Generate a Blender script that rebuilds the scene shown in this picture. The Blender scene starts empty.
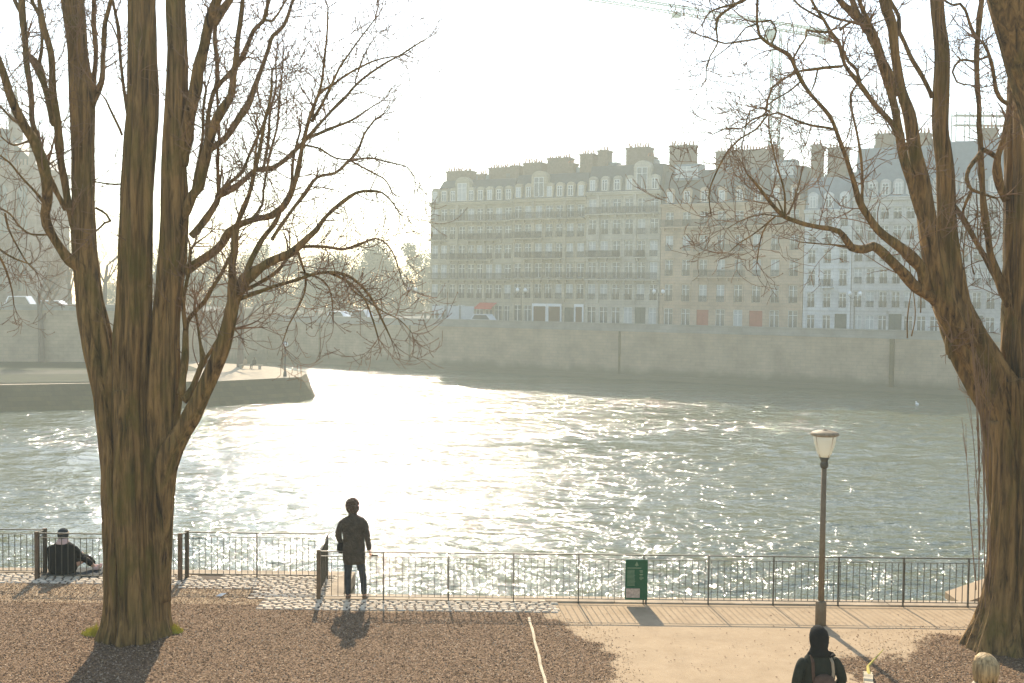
import bpy, math, random
from math import sin, cos, pi, radians, atan2, sqrt
from mathutils import Vector, Matrix, noise
random.seed(7)
rnd = random.random
def U(a, b): return a + (b - a) * rnd()
sc = bpy.context.scene
COL = sc.collection
V = Vector

# ------------------------------------------------------------------ camera
F = 1150.0; H = 5.4; PITCH = radians(2.44); ROLL = radians(0.65)
fw = V((0, cos(PITCH), -sin(PITCH)))
r0 = V((1, 0, 0)); u0 = r0.cross(fw)
RT = r0 * cos(ROLL) + u0 * sin(ROLL)
UP = u0 * cos(ROLL) - r0 * sin(ROLL)
CAM = V((0, 0, H))
def ray(px, py): return fw + RT * ((px - 512) / F) - UP * ((py - 341.5) / F)
def P(px, py, D):
    r = ray(px, py); return CAM + r * (D / r.y)
def G(px, py, z=0.0):
    r = ray(px, py); return CAM + r * ((z - H) / r.z)
FR = G(515, 602.5).y; EDGE_R = G(515, 597.6).y; EDGE_L = G(250, 572).y; JX = -2.95; C0 = G(420, 611.5).y
cd = bpy.data.cameras.new('camera'); cam = bpy.data.objects.new('camera', cd); COL.objects.link(cam)
cd.sensor_width = 36; cd.lens = F / 1024 * 36; cd.clip_end = 2000; cd.clip_start = 0.1
cam.matrix_world = Matrix(((RT.x, UP.x, -fw.x, 0), (RT.y, UP.y, -fw.y, 0), (RT.z, UP.z, -fw.z, H), (0, 0, 0, 1)))
sc.camera = cam

# ------------------------------------------------------------------ light
SUN_EL = radians(33); SUN_AZ = radians(-6.5)       # azimuth from +Y, positive to the right
w = bpy.data.worlds.new('World'); sc.world = w; w.use_nodes = True
nt = w.node_tree; bg = nt.nodes['Background']
sky = nt.nodes.new('ShaderNodeTexSky'); sky.sky_type = 'NISHITA'; sky.sun_disc = False
sky.sun_elevation = SUN_EL; sky.sun_rotation = SUN_AZ; sky.dust_density = 0.5; sky.air_density = 1.0; sky.ozone_density = 1.2
nt.links.new(sky.outputs[0], bg.inputs[0]); bg.inputs[1].default_value = 0.15
ld = bpy.data.lights.new('sun', 'SUN'); ld.energy = 5.0; ld.angle = radians(0.5); ld.color = (1, 0.87, 0.68)
lo = bpy.data.objects.new('sun', ld); COL.objects.link(lo)
sd = V((sin(SUN_AZ) * cos(SUN_EL), cos(SUN_AZ) * cos(SUN_EL), sin(SUN_EL)))
lo.rotation_euler = sd.to_track_quat('Z', 'Y').to_euler()
vs = sc.view_settings; vs.view_transform = 'Standard'; vs.look = 'None'; vs.gamma = 1; vs.exposure = 1.08
sc.render.engine = 'CYCLES'

# ------------------------------------------------------------------ materials
def mat(name, col, rough=0.8, var=0.0, scale=3.0, bump=0.0, bscale=None, metal=0.0, stretch=(1, 1, 1), col2=None, spec=0.1, dist=0.02, trans=0.0):
    m = bpy.data.materials.new(name); m.use_nodes = True; n = m.node_tree; b = n.nodes['Principled BSDF']
    b.inputs['Base Color'].default_value = (*col, 1); b.inputs['Roughness'].default_value = rough
    b.inputs['Metallic'].default_value = metal; b.inputs['Specular IOR Level'].default_value = spec
    if trans: b.inputs['Transmission Weight'].default_value = trans
    tc = n.nodes.new('ShaderNodeTexCoord'); mp = n.nodes.new('ShaderNodeMapping'); mp.inputs['Scale'].default_value = stretch
    n.links.new(tc.outputs['Object'], mp.inputs[0])
    if var or col2:
        t = n.nodes.new('ShaderNodeTexNoise'); t.inputs['Scale'].default_value = scale; t.inputs['Detail'].default_value = 6; t.inputs['Roughness'].default_value = 0.65
        n.links.new(mp.outputs[0], t.inputs[0])
        rp = n.nodes.new('ShaderNodeValToRGB'); rp.color_ramp.elements[0].position = 0.32; rp.color_ramp.elements[1].position = 0.68
        c2 = col2 if col2 else tuple(min(1, c * (1 + var)) for c in col)
        c1 = col if col2 else tuple(c * (1 - var) for c in col)
        rp.color_ramp.elements[0].color = (*c1, 1); rp.color_ramp.elements[1].color = (*c2, 1)
        n.links.new(t.outputs[0], rp.inputs[0]); n.links.new(rp.outputs[0], b.inputs['Base Color'])
    if bump:
        t2 = n.nodes.new('ShaderNodeTexNoise'); t2.inputs['Scale'].default_value = bscale or scale * 3; t2.inputs['Detail'].default_value = 5
        n.links.new(mp.outputs[0], t2.inputs[0])
        bp = n.nodes.new('ShaderNodeBump'); bp.inputs['Strength'].default_value = bump; bp.inputs['Distance'].default_value = dist
        n.links.new(t2.outputs[0], bp.inputs['Height']); n.links.new(bp.outputs[0], b.inputs['Normal'])
    return m
def masonry(name, c1, c2, mortar, bw, bh, stain=None, rough=0.9, msize=0.012, axis=True):
    m = bpy.data.materials.new(name); m.use_nodes = True; n = m.node_tree; b = n.nodes['Principled BSDF']; b.inputs['Roughness'].default_value = rough
    b.inputs['Specular IOR Level'].default_value = 0.08
    tc = n.nodes.new('ShaderNodeTexCoord'); sx = n.nodes.new('ShaderNodeSeparateXYZ'); cx = n.nodes.new('ShaderNodeCombineXYZ')
    n.links.new(tc.outputs['Object'], sx.inputs[0])
    ad = n.nodes.new('ShaderNodeMath'); ad.operation = 'ADD'; n.links.new(sx.outputs[0], ad.inputs[0]); n.links.new(sx.outputs[1], ad.inputs[1])
    n.links.new(ad.outputs[0], cx.inputs[0]); n.links.new(sx.outputs[2], cx.inputs[1])
    br = n.nodes.new('ShaderNodeTexBrick'); br.inputs['Color1'].default_value = (*c1, 1); br.inputs['Color2'].default_value = (*c2, 1); br.inputs['Mortar'].default_value = (*mortar, 1)
    br.inputs['Scale'].default_value = 1; br.inputs['Brick Width'].default_value = bw; br.inputs['Row Height'].default_value = bh; br.inputs['Mortar Size'].default_value = msize
    n.links.new(cx.outputs[0], br.inputs[0])
    t = n.nodes.new('ShaderNodeTexNoise'); t.inputs['Scale'].default_value = 0.35; t.inputs['Detail'].default_value = 8; t.inputs['Roughness'].default_value = 0.7
    n.links.new(tc.outputs['Object'], t.inputs[0])
    mr = n.nodes.new('ShaderNodeMapRange'); mr.inputs[1].default_value = 0.3; mr.inputs[2].default_value = 0.7; mr.inputs[3].default_value = 0.62; mr.inputs[4].default_value = 1.25
    n.links.new(t.outputs[0], mr.inputs[0])
    mx = n.nodes.new('ShaderNodeMix'); mx.data_type = 'RGBA'; mx.blend_type = 'MULTIPLY'; mx.inputs[0].default_value = 1
    n.links.new(br.outputs[0], mx.inputs[6]); n.links.new(mr.outputs[0], mx.inputs[7])
    last = mx.outputs[2]
    if stain:   # (zlow, zhigh, colour) : algae band just above the water line
        t3 = n.nodes.new('ShaderNodeTexNoise'); t3.inputs['Scale'].default_value = 0.5; t3.inputs['Detail'].default_value = 5; n.links.new(tc.outputs['Object'], t3.inputs[0])
        a2 = n.nodes.new('ShaderNodeMath'); a2.operation = 'MULTIPLY_ADD'; a2.inputs[1].default_value = 1.6; n.links.new(t3.outputs[0], a2.inputs[0]); n.links.new(sx.outputs[2], a2.inputs[2])
        m2 = n.nodes.new('ShaderNodeMapRange'); m2.inputs[1].default_value = stain[0]; m2.inputs[2].default_value = stain[1]; m2.inputs[3].default_value = 0.85; m2.inputs[4].default_value = 0
        n.links.new(a2.outputs[0], m2.inputs[0])
        m3 = n.nodes.new('ShaderNodeMix'); m3.data_type = 'RGBA'; n.links.new(m2.outputs[0], m3.inputs[0]); n.links.new(last, m3.inputs[6]); m3.inputs[7].default_value = (*stain[2], 1)
        last = m3.outputs[2]
    n.links.new(last, b.inputs['Base Color'])
    bp = n.nodes.new('ShaderNodeBump'); bp.inputs['Strength'].default_value = 0.5; bp.inputs['Distance'].default_value = 0.03; n.links.new(t.outputs[0], bp.inputs['Height']); n.links.new(bp.outputs[0], b.inputs['Normal'])
    return m
def bark(name, c1, c2, c3):
    m = bpy.data.materials.new(name); m.use_nodes = True; n = m.node_tree; b = n.nodes['Principled BSDF']; b.inputs['Roughness'].default_value = 0.9; b.inputs['Specular IOR Level'].default_value = 0.25
    tc = n.nodes.new('ShaderNodeTexCoord')
    def nz(sc_, st, det=6):
        mp = n.nodes.new('ShaderNodeMapping'); mp.inputs['Scale'].default_value = st; n.links.new(tc.outputs['Object'], mp.inputs[0])
        t = n.nodes.new('ShaderNodeTexNoise'); t.inputs['Scale'].default_value = sc_; t.inputs['Detail'].default_value = det; t.inputs['Roughness'].default_value = 0.65; t.inputs['Distortion'].default_value = 0.6
        n.links.new(mp.outputs[0], t.inputs[0]); return t.outputs[0]
    a = nz(15, (1, 1, 0.07)); c = nz(2.2, (1, 1, 0.5), 4); fine = nz(60, (1, 1, 0.25))
    rp = n.nodes.new('ShaderNodeValToRGB'); e = rp.color_ramp.elements; e[0].position = 0.33; e[0].color = (*c1, 1); e[1].position = 0.62; e[1].color = (*c2, 1); n.links.new(a, rp.inputs[0])
    mx = n.nodes.new('ShaderNodeMix'); mx.data_type = 'RGBA'; mx.inputs[7].default_value = (*c3, 1)
    mr = n.nodes.new('ShaderNodeMapRange'); mr.inputs[1].default_value = 0.48; mr.inputs[2].default_value = 0.68; mr.inputs[4].default_value = 0.7; n.links.new(c, mr.inputs[0])
    n.links.new(mr.outputs[0], mx.inputs[0]); n.links.new(rp.outputs[0], mx.inputs[6]); n.links.new(mx.outputs[2], b.inputs['Base Color'])
    s = n.nodes.new('ShaderNodeMath'); s.operation = 'MULTIPLY_ADD'; s.inputs[1].default_value = 0.35; n.links.new(fine, s.inputs[0]); n.links.new(a, s.inputs[2])
    bp = n.nodes.new('ShaderNodeBump'); bp.inputs['Strength'].default_value = 1.0; bp.inputs['Distance'].default_value = 0.06; n.links.new(s.outputs[0], bp.inputs['Height']); n.links.new(bp.outputs[0], b.inputs['Normal'])
    return m
M = dict(
    bark=bark('plane_tree_bark', (0.03, 0.015, 0.005), (0.34, 0.195, 0.066), (0.13, 0.10, 0.018)),
    bark_far=mat('far_bark', (0.12, 0.085, 0.065), 0.9, 0.3),
    twig=mat('twig_bark', (0.23, 0.14, 0.08), 0.85, 0.35, 2.0),
    sand=None,
    rail=mat('dark_painted_steel', (0.085, 0.075, 0.055), 0.5, 0.3, 8, metal=0.3),
    post=mat('rusty_brown_steel', (0.13, 0.085, 0.05), 0.6, 0.3, 8),
    coping=mat('coping_stone', (0.36, 0.28, 0.19), 0.85, 0.3, 2.5, 0.4, 20),
    quay=masonry('near_quay_stone', (0.3, 0.26, 0.2), (0.38, 0.33, 0.25), (0.15, 0.13, 0.1), 1.0, 0.4),
    cobble=mat('pale_granite_setts', (0.64, 0.52, 0.37), 0.8, 0.3, 6, 0.4, 60, spec=0.12),
    joint=mat('dark_sett_joints', (0.12, 0.09, 0.065), 0.9, 0.3, 12, 0.4, 40),
    timber=mat('pale_bare_timber', (0.5, 0.41, 0.27), 0.8, 0.25, 5),
    farwall=masonry('far_quay_stone', (0.36, 0.27, 0.18), (0.40, 0.305, 0.205), (0.31, 0.24, 0.165), 1.2, 0.42, stain=(-4.0, -1.2, (0.10, 0.10, 0.06)), msize=0.03),
    parapet=masonry('parapet_stone', (0.27, 0.25, 0.21), (0.33, 0.30, 0.26), (0.2, 0.18, 0.15), 1.8, 0.5),
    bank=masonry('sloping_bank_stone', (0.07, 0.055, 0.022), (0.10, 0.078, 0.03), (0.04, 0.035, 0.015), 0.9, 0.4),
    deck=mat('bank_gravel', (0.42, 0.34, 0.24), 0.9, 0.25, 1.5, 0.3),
    street=mat('street_asphalt', (0.07, 0.07, 0.07), 0.9, 0.2),
    slate=mat('slate_roof', (0.06, 0.075, 0.085), 0.6, 0.2, 2),
    zinc=mat('zinc_roof', (0.16, 0.2, 0.23), 0.45, 0.15, 1),
    glass=mat('window_glass', (0.07, 0.085, 0.09), 0.12, 0.35, 0.5, spec=0.8),
    curtain=mat('window_curtain_white', (0.42, 0.43, 0.41), 0.5, 0.15, 2, spec=0.6),
    frame=mat('white_window_frame', (0.7, 0.7, 0.66), 0.6),
    shutter=mat('grey_shutter', (0.5, 0.52, 0.52), 0.7, 0.1),
    iron=mat('balcony_iron', (0.035, 0.035, 0.035), 0.6),
    brick=mat('chimney_brick', (0.17, 0.13, 0.10), 0.9, 0.25, 3),
    pots=mat('clay_chimney_pot', (0.38, 0.17, 0.1), 0.85, 0.2),
    reddoor=mat('brick_red_door', (0.36, 0.09, 0.06), 0.6, 0.1),
    greendoor=mat('dark_door', (0.06, 0.08, 0.07), 0.5, 0.2),
    awning=mat('red_awning', (0.55, 0.06, 0.05), 0.8),
    green=mat('green_enamel_board', (0.008, 0.075, 0.03), 0.45, 0.1, 4),
    cream=mat('faded_print', (0.17, 0.24, 0.13), 0.7),
    paper=mat('tan_notice', (0.42, 0.32, 0.24), 0.8, 0.35, 25),
    lampglass=mat('frosted_lamp_glass', (0.8, 0.74, 0.55), 0.35, 0.1, 6, trans=0.35),
    lamppole=mat('brown_painted_pole', (0.17, 0.125, 0.075), 0.55, 0.2, 6),
    lampcap=mat('weathered_lamp_cap', (0.28, 0.22, 0.14), 0.6, 0.35, 18),
    white=mat('white_paint', (0.75, 0.75, 0.73), 0.4),
    black=mat('black_cloth', (0.009, 0.009, 0.009), 0.9, 0.3, 12),
    coat=mat('dark_olive_coat', (0.055, 0.042, 0.028), 0.9, 0.3, 10, 1.0, 7, dist=.05),
    trousers=mat('dark_trousers', (0.03, 0.035, 0.038), 0.9, 0.25, 12),
    shoe=mat('brown_shoe', (0.16, 0.10, 0.065), 0.6),
    skin=mat('skin', (0.5, 0.29, 0.2), 0.55),
    hair=mat('brown_hair', (0.07, 0.04, 0.022), 0.6, 0.4, 30, 0.6, 60),
    blond=mat('blond_hair', (0.40, 0.27, 0.13), 0.5, 0.6, 25, 0.5, 60, stretch=(1, 1, 0.15)),
    pink=mat('pale_pink_scarf', (0.6, 0.42, 0.36), 0.9, 0.1, 20),
    bag=mat('brown_backpack_cloth', (0.1, 0.055, 0.035), 0.8, 0.2, 12),
    strap=mat('tan_strap', (0.36, 0.26, 0.16), 0.8),
    mat_=mat('dark_mat', (0.04, 0.045, 0.045), 0.8),
    moss=mat('yellow_green_moss', (0.42, 0.36, 0.05), 0.9, 0.35, 12),
    crane=mat('pale_crane_steel', (0.2, 0.34, 0.32), 0.6),
    evergreen=mat('dull_foliage', (0.05, 0.07, 0.04), 0.9, 0.3, 2),
    church=masonry('old_grey_stone', (0.26, 0.19, 0.15), (0.33, 0.25, 0.20), (0.16, 0.12, 0.1), 1.2, 0.5),
    carpaint=mat('white_car_paint', (0.7, 0.72, 0.74), 0.25, spec=0.6), cardark=mat('dark_car_paint', (0.05, 0.06, 0.08), 0.25, spec=0.6),
    tyre=mat('tyre_rubber', (0.02, 0.02, 0.02), 0.8),
    chip1=mat('wood_chip_brown', (0.29, 0.18, 0.095), 0.9), chip2=mat('wood_chip_dark', (0.15, 0.085, 0.045), 0.9), chip3=mat('wood_chip_pale', (0.46, 0.33, 0.21), 0.85),
    paperw=mat('white_paper', (0.75, 0.72, 0.65), 0.8),
)

def translucent(name, col):
    m = bpy.data.materials.new(name); m.use_nodes = True; n = m.node_tree; b = n.nodes['Principled BSDF']; b.inputs['Base Color'].default_value = (*col, 1); b.inputs['Roughness'].default_value = .3
    t = n.nodes.new('ShaderNodeBsdfTranslucent'); t.inputs[0].default_value = (*col, 1); mx = n.nodes.new('ShaderNodeMixShader'); mx.inputs[0].default_value = .6
    n.links.new(b.outputs[0], mx.inputs[1]); n.links.new(t.outputs[0], mx.inputs[2]); n.links.new(mx.outputs[0], n.nodes['Material Output'].inputs[0]); return m
M['lampglass'] = translucent('frosted_lamp_glass', (0.92, 0.9, 0.78))
# ------------------------------------------------------------------ builders
def tag(o, label=None, cat=None, group=None, kind=None):
    if label: o['label'] = label
    if cat: o['category'] = cat
    if group: o['group'] = group
    if kind: o['kind'] = kind
    return o
def empty(name, loc=(0, 0, 0), rz=0, label=None, cat=None, group=None):
    o = bpy.data.objects.new(name, None); COL.objects.link(o); o.location = loc; o.rotation_euler = (0, 0, rz); o.empty_display_size = 0.2
    return tag(o, label, cat, group)
class MB:
    def __init__(s): s.v = []; s.f = []; s.mi = []; s.m = 0
    def add(s, vs_, fs):
        b = len(s.v); s.v += [tuple(x) for x in vs_]; s.f += [tuple(i + b for i in f) for f in fs]; s.mi += [s.m] * len(fs); return s
    def quad(s, a, b, c, d): return s.add([a, b, c, d], [(0, 1, 2, 3)])
    def box(s, x0, x1, y0, y1, z0, z1):
        return s.add([(x0, y0, z0), (x1, y0, z0), (x1, y1, z0), (x0, y1, z0), (x0, y0, z1), (x1, y0, z1), (x1, y1, z1), (x0, y1, z1)],
                     [(0, 3, 2, 1), (4, 5, 6, 7), (0, 1, 5, 4), (1, 2, 6, 5), (2, 3, 7, 6), (3, 0, 4, 7)])
    def prism(s, pts, z0, z1):
        n = len(pts); return s.add([(p[0], p[1], z0) for p in pts] + [(p[0], p[1], z1) for p in pts],
            [tuple(range(n))[::-1], tuple(range(n, 2 * n))] + [(i, (i + 1) % n, n + (i + 1) % n, n + i) for i in range(n)])
    def prismx(s, pts, y0, y1):   # profile in xz, extruded along y
        n = len(pts); return s.add([(p[0], y0, p[1]) for p in pts] + [(p[0], y1, p[1]) for p in pts],
            [tuple(range(n)), tuple(range(n, 2 * n))[::-1]] + [(i, n + i, n + (i + 1) % n, (i + 1) % n) for i in range(n)])
    def tube(s, pts, rad, sides=8, cap=True, fl=None):
        pts = [V(p) for p in pts]; n = len(pts)
        if not hasattr(rad, '__len__'): rad = [rad] * n
        t = (pts[1] - pts[0]).normalized(); a = V((0, 0, 1)) if abs(t.z) < 0.9 else V((1, 0, 0)); nx = t.cross(a).normalized()
        vv = []; ff = []
        for i in range(n):
            t = (pts[min(i + 1, n - 1)] - pts[max(i - 1, 0)]); t = t.normalized() if t.length > 1e-9 else V((0, 0, 1))
            nx = (nx - t * nx.dot(t)); nx = nx.normalized() if nx.length > 1e-6 else t.orthogonal().normalized()
            ny = t.cross(nx)
            for k in range(sides):
                th = 2 * pi * k / sides; r = rad[i]
                if fl: r *= fl(th, pts[i], rad[i])
                vv.append(pts[i] + nx * (cos(th) * r) + ny * (sin(th) * r))
        for i in range(n - 1):
            for k in range(sides):
                k2 = (k + 1) % sides; ff.append((i * sides + k, i * sides + k2, (i + 1) * sides + k2, (i + 1) * sides + k))
        if cap: ff.append(tuple(range(sides))[::-1]); ff.append(tuple((n - 1) * sides + k for k in range(sides)))
        return s.add(vv, ff)
    def lathe(s, prof, c=(0, 0, 0), sides=20, ell=(1, 1)):
        return s.loft([(c[0], c[1], c[2] + z, r * ell[0], r * ell[1]) for r, z in prof], sides)
    def loft(s, rings, sides=20, wob=0):
        vv = []; ff = []; n = len(rings)
        for (cx, cy, cz, rx, ry) in rings:
            for k in range(sides):
                th = 2 * pi * k / sides; q = 1 + wob * (noise.noise(V((cos(th) * 2 + cx, sin(th) * 2, cz * 6))))
                vv.append((cx + cos(th) * rx * q, cy + sin(th) * ry * q, cz))
        for i in range(n - 1):
            for k in range(sides):
                k2 = (k + 1) % sides; ff.append((i * sides + k, i * sides + k2, (i + 1) * sides + k2, (i + 1) * sides + k))
        ff.append(tuple(range(sides))[::-1]); ff.append(tuple((n - 1) * sides + k for k in range(sides)))
        return s.add(vv, ff)
    def build(s, name, mats, parent=None, smooth=False, **kw):
        me = bpy.data.meshes.new(name); me.from_pydata(s.v, [], s.f)
        if not isinstance(mats, (list, tuple)): mats = [mats]
        for m in mats: me.materials.append(m)
        if len(mats) > 1: me.polygons.foreach_set('material_index', s.mi)
        if smooth: me.polygons.foreach_set('use_smooth', [True] * len(me.polygons))
        me.update(); o = bpy.data.objects.new(name, me); COL.objects.link(o)
        if parent: o.parent = parent
        return tag(o, **kw)
def copy_tree(o, parent=None):
    c = o.copy(); COL.objects.link(c); c.parent = parent
    for ch in list(o.children): copy_tree(ch, c)
    return c
def catmull(pts, step):
    pts = [tuple(p) for p in pts]; out = []
    q = [pts[0]] + pts + [pts[-1]]
    for i in range(1, len(q) - 2):
        p0, p1, p2, p3 = [V(x) for x in (q[i - 1][:3], q[i][:3], q[i + 1][:3], q[i + 2][:3])]
        L = (p2 - p1).length; n = max(1, int(L / step))
        for k in range(n):
            t = k / n
            p = 0.5 * ((2 * p1) + (-p0 + p2) * t + (2 * p0 - 5 * p1 + 4 * p2 - p3) * t * t + (-p0 + 3 * p1 - 3 * p2 + p3) * t ** 3)
            out.append((p, q[i][3] + (q[i + 1][3] - q[i][3]) * t))
    out.append((V(pts[-1][:3]), pts[-1][3])); return out

# ------------------------------------------------------------------ ground
WZ = -5.6                                            # water level
def vn(x, y, s): return noise.noise(V((x * s, y * s, 3.3)))
def mulch_at(x, y):
    wob = 0.35 * vn(x, y, 0.9) + 0.22 * vn(x, y, 3.1) + 0.12 * vn(x, y, 9)
    bx = 1.15 + 0.35 * sin((y - 15.5) * 1.1) - (0.35 if y > 18.8 else 0)
    a = (bx - x) * 1.2
    if x < -3.0: a = min(a, (EDGE_L - 1.05 - (0.55 if x > -4.4 else 0) * (x + 4.4) / 1.4 - y) * 3)
    else: a = min(a, (C0 - .03 - y) * 3)
    if -6.2 < x < -3.6: a = max(a, min((C0 + 1.3 - y) * 3, (-3.7 - x) * 3)) if y < C0 + 1.3 else a
    e = 1 - sqrt(((x - 9.5) / 4.7) ** 2 + ((y - 15.4) / 3.0) ** 2)
    b = e * 2.6
    return max(a, b) + wob * 1.1
def ground_z(x, y):
    m = max(0, min(1, mulch_at(x, y) * 2 + 0.3))
    return 0.012 * vn(x, y, 1.3) * min(1, max(0, (19 - y))) + 0.02 * m * 0
def make_ground():
    xs = [-60, -30, -16] + [-12 + i * 0.09 for i in range(267)] + [14, 25, 60]; ys = [-25, 0, 8, 11] + [12.5 + i * 0.09 for i in range(80)]
    ys = [y for y in ys if y < 19.6]; YA = ys[-1]
    vv = []; ff = []; at = []
    for y in ys:
        for x in xs: vv.append((x, y, ground_z(x, y))); at.append(max(0, min(1, mulch_at(x, y) * 2.2 + 0.4)))
    nx = len(xs)
    for j in range(len(ys) - 1):
        for i in range(nx - 1): a = j * nx + i; ff.append((a, a + 1, a + 1 + nx, a + nx))
    # left apron up to the farther quay edge
    me = bpy.data.meshes.new('ground'); me.from_pydata(vv, [], ff)
    ca = me.attributes.new('mulch', 'FLOAT', 'POINT'); ca.data.foreach_set('value', at)
    m = bpy.data.materials.new('sand_and_mulch'); m.use_nodes = True; n = m.node_tree; b = n.nodes['Principled BSDF']; b.inputs['Roughness'].default_value = 0.92; b.inputs['Specular IOR Level'].default_value = 0.08
    A = n.nodes.new('ShaderNodeAttribute'); A.attribute_name = 'mulch'
    tc = n.nodes.new('ShaderNodeTexCoord')
    def N(scl, det=6, r=0.6):
        t = n.nodes.new('ShaderNodeTexNoise'); t.inputs['Scale'].default_value = scl; t.inputs['Detail'].default_value = det; t.inputs['Roughness'].default_value = r; n.links.new(tc.outputs['Object'], t.inputs[0]); return t.outputs[0]
    def R(src, p0, c0, p1, c1):
        r = n.nodes.new('ShaderNodeValToRGB'); e = r.color_ramp.elements; e[0].position = p0; e[1].position = p1; e[0].color = (*c0, 1); e[1].color = (*c1, 1); n.links.new(src, r.inputs[0]); return r.outputs[0]
    sand = R(N(2.1, 12, 0.78), 0.3, (0.33, 0.235, 0.14), 0.7, (0.45, 0.335, 0.21))
    vo = n.nodes.new('ShaderNodeTexVoronoi'); vo.inputs['Scale'].default_value = 6; n.links.new(tc.outputs['Object'], vo.inputs[0])
    sp = R(vo.outputs['Distance'], 0.035, (1, 1, 1), 0.06, (0, 0, 0))
    mx0 = n.nodes.new('ShaderNodeMix'); mx0.data_type = 'RGBA'; n.links.new(sp, mx0.inputs[0]); n.links.new(sand, mx0.inputs[6]); mx0.inputs[7].default_value = (0.2, 0.14, 0.09, 1)
    v2 = n.nodes.new('ShaderNodeTexVoronoi'); v2.inputs['Scale'].default_value = 65; v2.inputs['Randomness'].default_value = 1; n.links.new(tc.outputs['Object'], v2.inputs[0])
    chips = R(v2.outputs['Color'], 0.2, (0.11, 0.068, 0.04), 0.9, (0.29, 0.19, 0.115))
    ma = n.nodes.new('ShaderNodeMath'); ma.operation = 'MULTIPLY_ADD'; ma.inputs[1].default_value = 0.7; n.links.new(N(22, 3), ma.inputs[0]); n.links.new(A.outputs['Fac'], ma.inputs[2])
    mk = n.nodes.new('ShaderNodeMapRange'); mk.inputs[1].default_value = 0.6; mk.inputs[2].default_value = 0.95; n.links.new(ma.outputs[0], mk.inputs[0])
    mx = n.nodes.new('ShaderNodeMix'); mx.data_type = 'RGBA'; n.links.new(mk.outputs[0], mx.inputs[0]); n.links.new(mx0.outputs[2], mx.inputs[6]); n.links.new(chips, mx.inputs[7]); n.links.new(mx.outputs[2], b.inputs['Base Color'])
    bp = n.nodes.new('ShaderNodeBump'); bp.inputs['Strength'].default_value = 0.6; bp.inputs['Distance'].default_value = 0.01; n.links.new(N(60, 4), bp.inputs['Height']); n.links.new(bp.outputs[0], b.inputs['Normal'])
    me.materials.append(m); M['sand'] = m
    o = bpy.data.objects.new('ground', me); COL.objects.link(o); tag(o, kind='structure')
make_ground()
# apron sheets between the path and the coping stones
b = MB(); YA = 12.5 + 78 * .09; b.quad((-60, YA, 0), (JX - .3, YA, 0), (JX - .3, EDGE_L - .3, 0), (-60, EDGE_L - .3, 0))
o = b.build('quay_apron', M['sand'], kind='structure')
o.data.attributes.new('mulch', 'FLOAT', 'POINT').data.foreach_set('value', [0.15] * 4)
b = MB(); b.quad((JX - .3, YA, 0), (60, YA, 0), (60, EDGE_R - .3, 0), (JX - .3, EDGE_R - .3, 0)); b.build('quay_apron', M['sand'], kind='structure')
# coping + near quay wall
def coping():
    b = MB(); x = -60.0
    while x < JX - 1.3: b.box(x, x + 1.19, EDGE_L - .3, EDGE_L + .03, -.25, U(.02, .03)); x += 1.2
    b.box(x, JX, EDGE_L - .3, EDGE_L + .03, -.25, .025)
    y = EDGE_R + .031
    b.box(JX - .3, JX, y, EDGE_L - .301, -.25, .022)
    x = JX
    while x < 60: b.box(x, x + 1.19, EDGE_R - .3, EDGE_R + .03, -.25, U(.018, .028)); x += 1.2
    b.box(JX - .3, JX, EDGE_R - .3, EDGE_R + .03, -.25, .022)
    return b
t = empty('quay_wall', (0, 21, 0), 0, 'near stone quay wall with tan coping dropping to the river below the railings', 'quay wall')
o = coping().build('coping', M['coping'], t); o.location = (0, -21, 0)
b = MB(); b.quad((-60, EDGE_L, -8), (JX, EDGE_L, -8), (JX, EDGE_L, -.2), (-60, EDGE_L, -.2)); b.quad((JX, EDGE_L, -8), (JX, EDGE_R, -8), (JX, EDGE_R, -.2), (JX, EDGE_L, -.2)); b.quad((JX, EDGE_R, -8), (60, EDGE_R, -8), (60, EDGE_R, -.2), (JX, EDGE_R, -.2))
o = b.build('wall_face', M['quay'], t); o.location = (0, -21, 0)
# setts
def setts():
    b = MB(); j = MB()
    def strip(x0, x1, y0, y1, fray=0):
        y = y0; r = 0
        while y < y1:
            x = x0 + (r % 2) * .08
            while x < x1:
                wd = U(.14, .19); h = .105
                if not (fray and vn(x, y, 1.7) + (x1 - x) * 0 > fray):
                    z = U(.012, .03); a = .014; q = a + .016
                    b.add([(x + a, y + a, 0), (x + wd - a, y + a, 0), (x + wd - a, y + h - a, 0), (x + a, y + h - a, 0), (x + q, y + q, z), (x + wd - q, y + q, z + U(-.004, .004)), (x + wd - q, y + h - q, z), (x + q, y + h - q, z + U(-.004, .004))],
                          [(4, 5, 6, 7), (0, 1, 5, 4), (1, 2, 6, 5), (2, 3, 7, 6), (3, 0, 4, 7)])
                x += wd
            y += h; r += 1
        j.quad((x0, y0, .003), (x1, y0, .003), (x1, y1, .003), (x0, y1, .003))
    strip(-4.3, .74, C0, EDGE_R - .31); strip(-6.0, -3.4, C0 + 1.3, EDGE_L - .31, .55); strip(-3.39, JX - .31, EDGE_R - .29, EDGE_L - .31); strip(-12, -6.0, EDGE_L - 1.05, EDGE_L - .31); strip(-4.6, -3.4, EDGE_R - .29, C0 + 1.28, .2)
    b.build('cobblestone_strip', M['cobble'], kind='structure'); j.build('cobblestone_bed', M['joint'], kind='structure')
setts()
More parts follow.
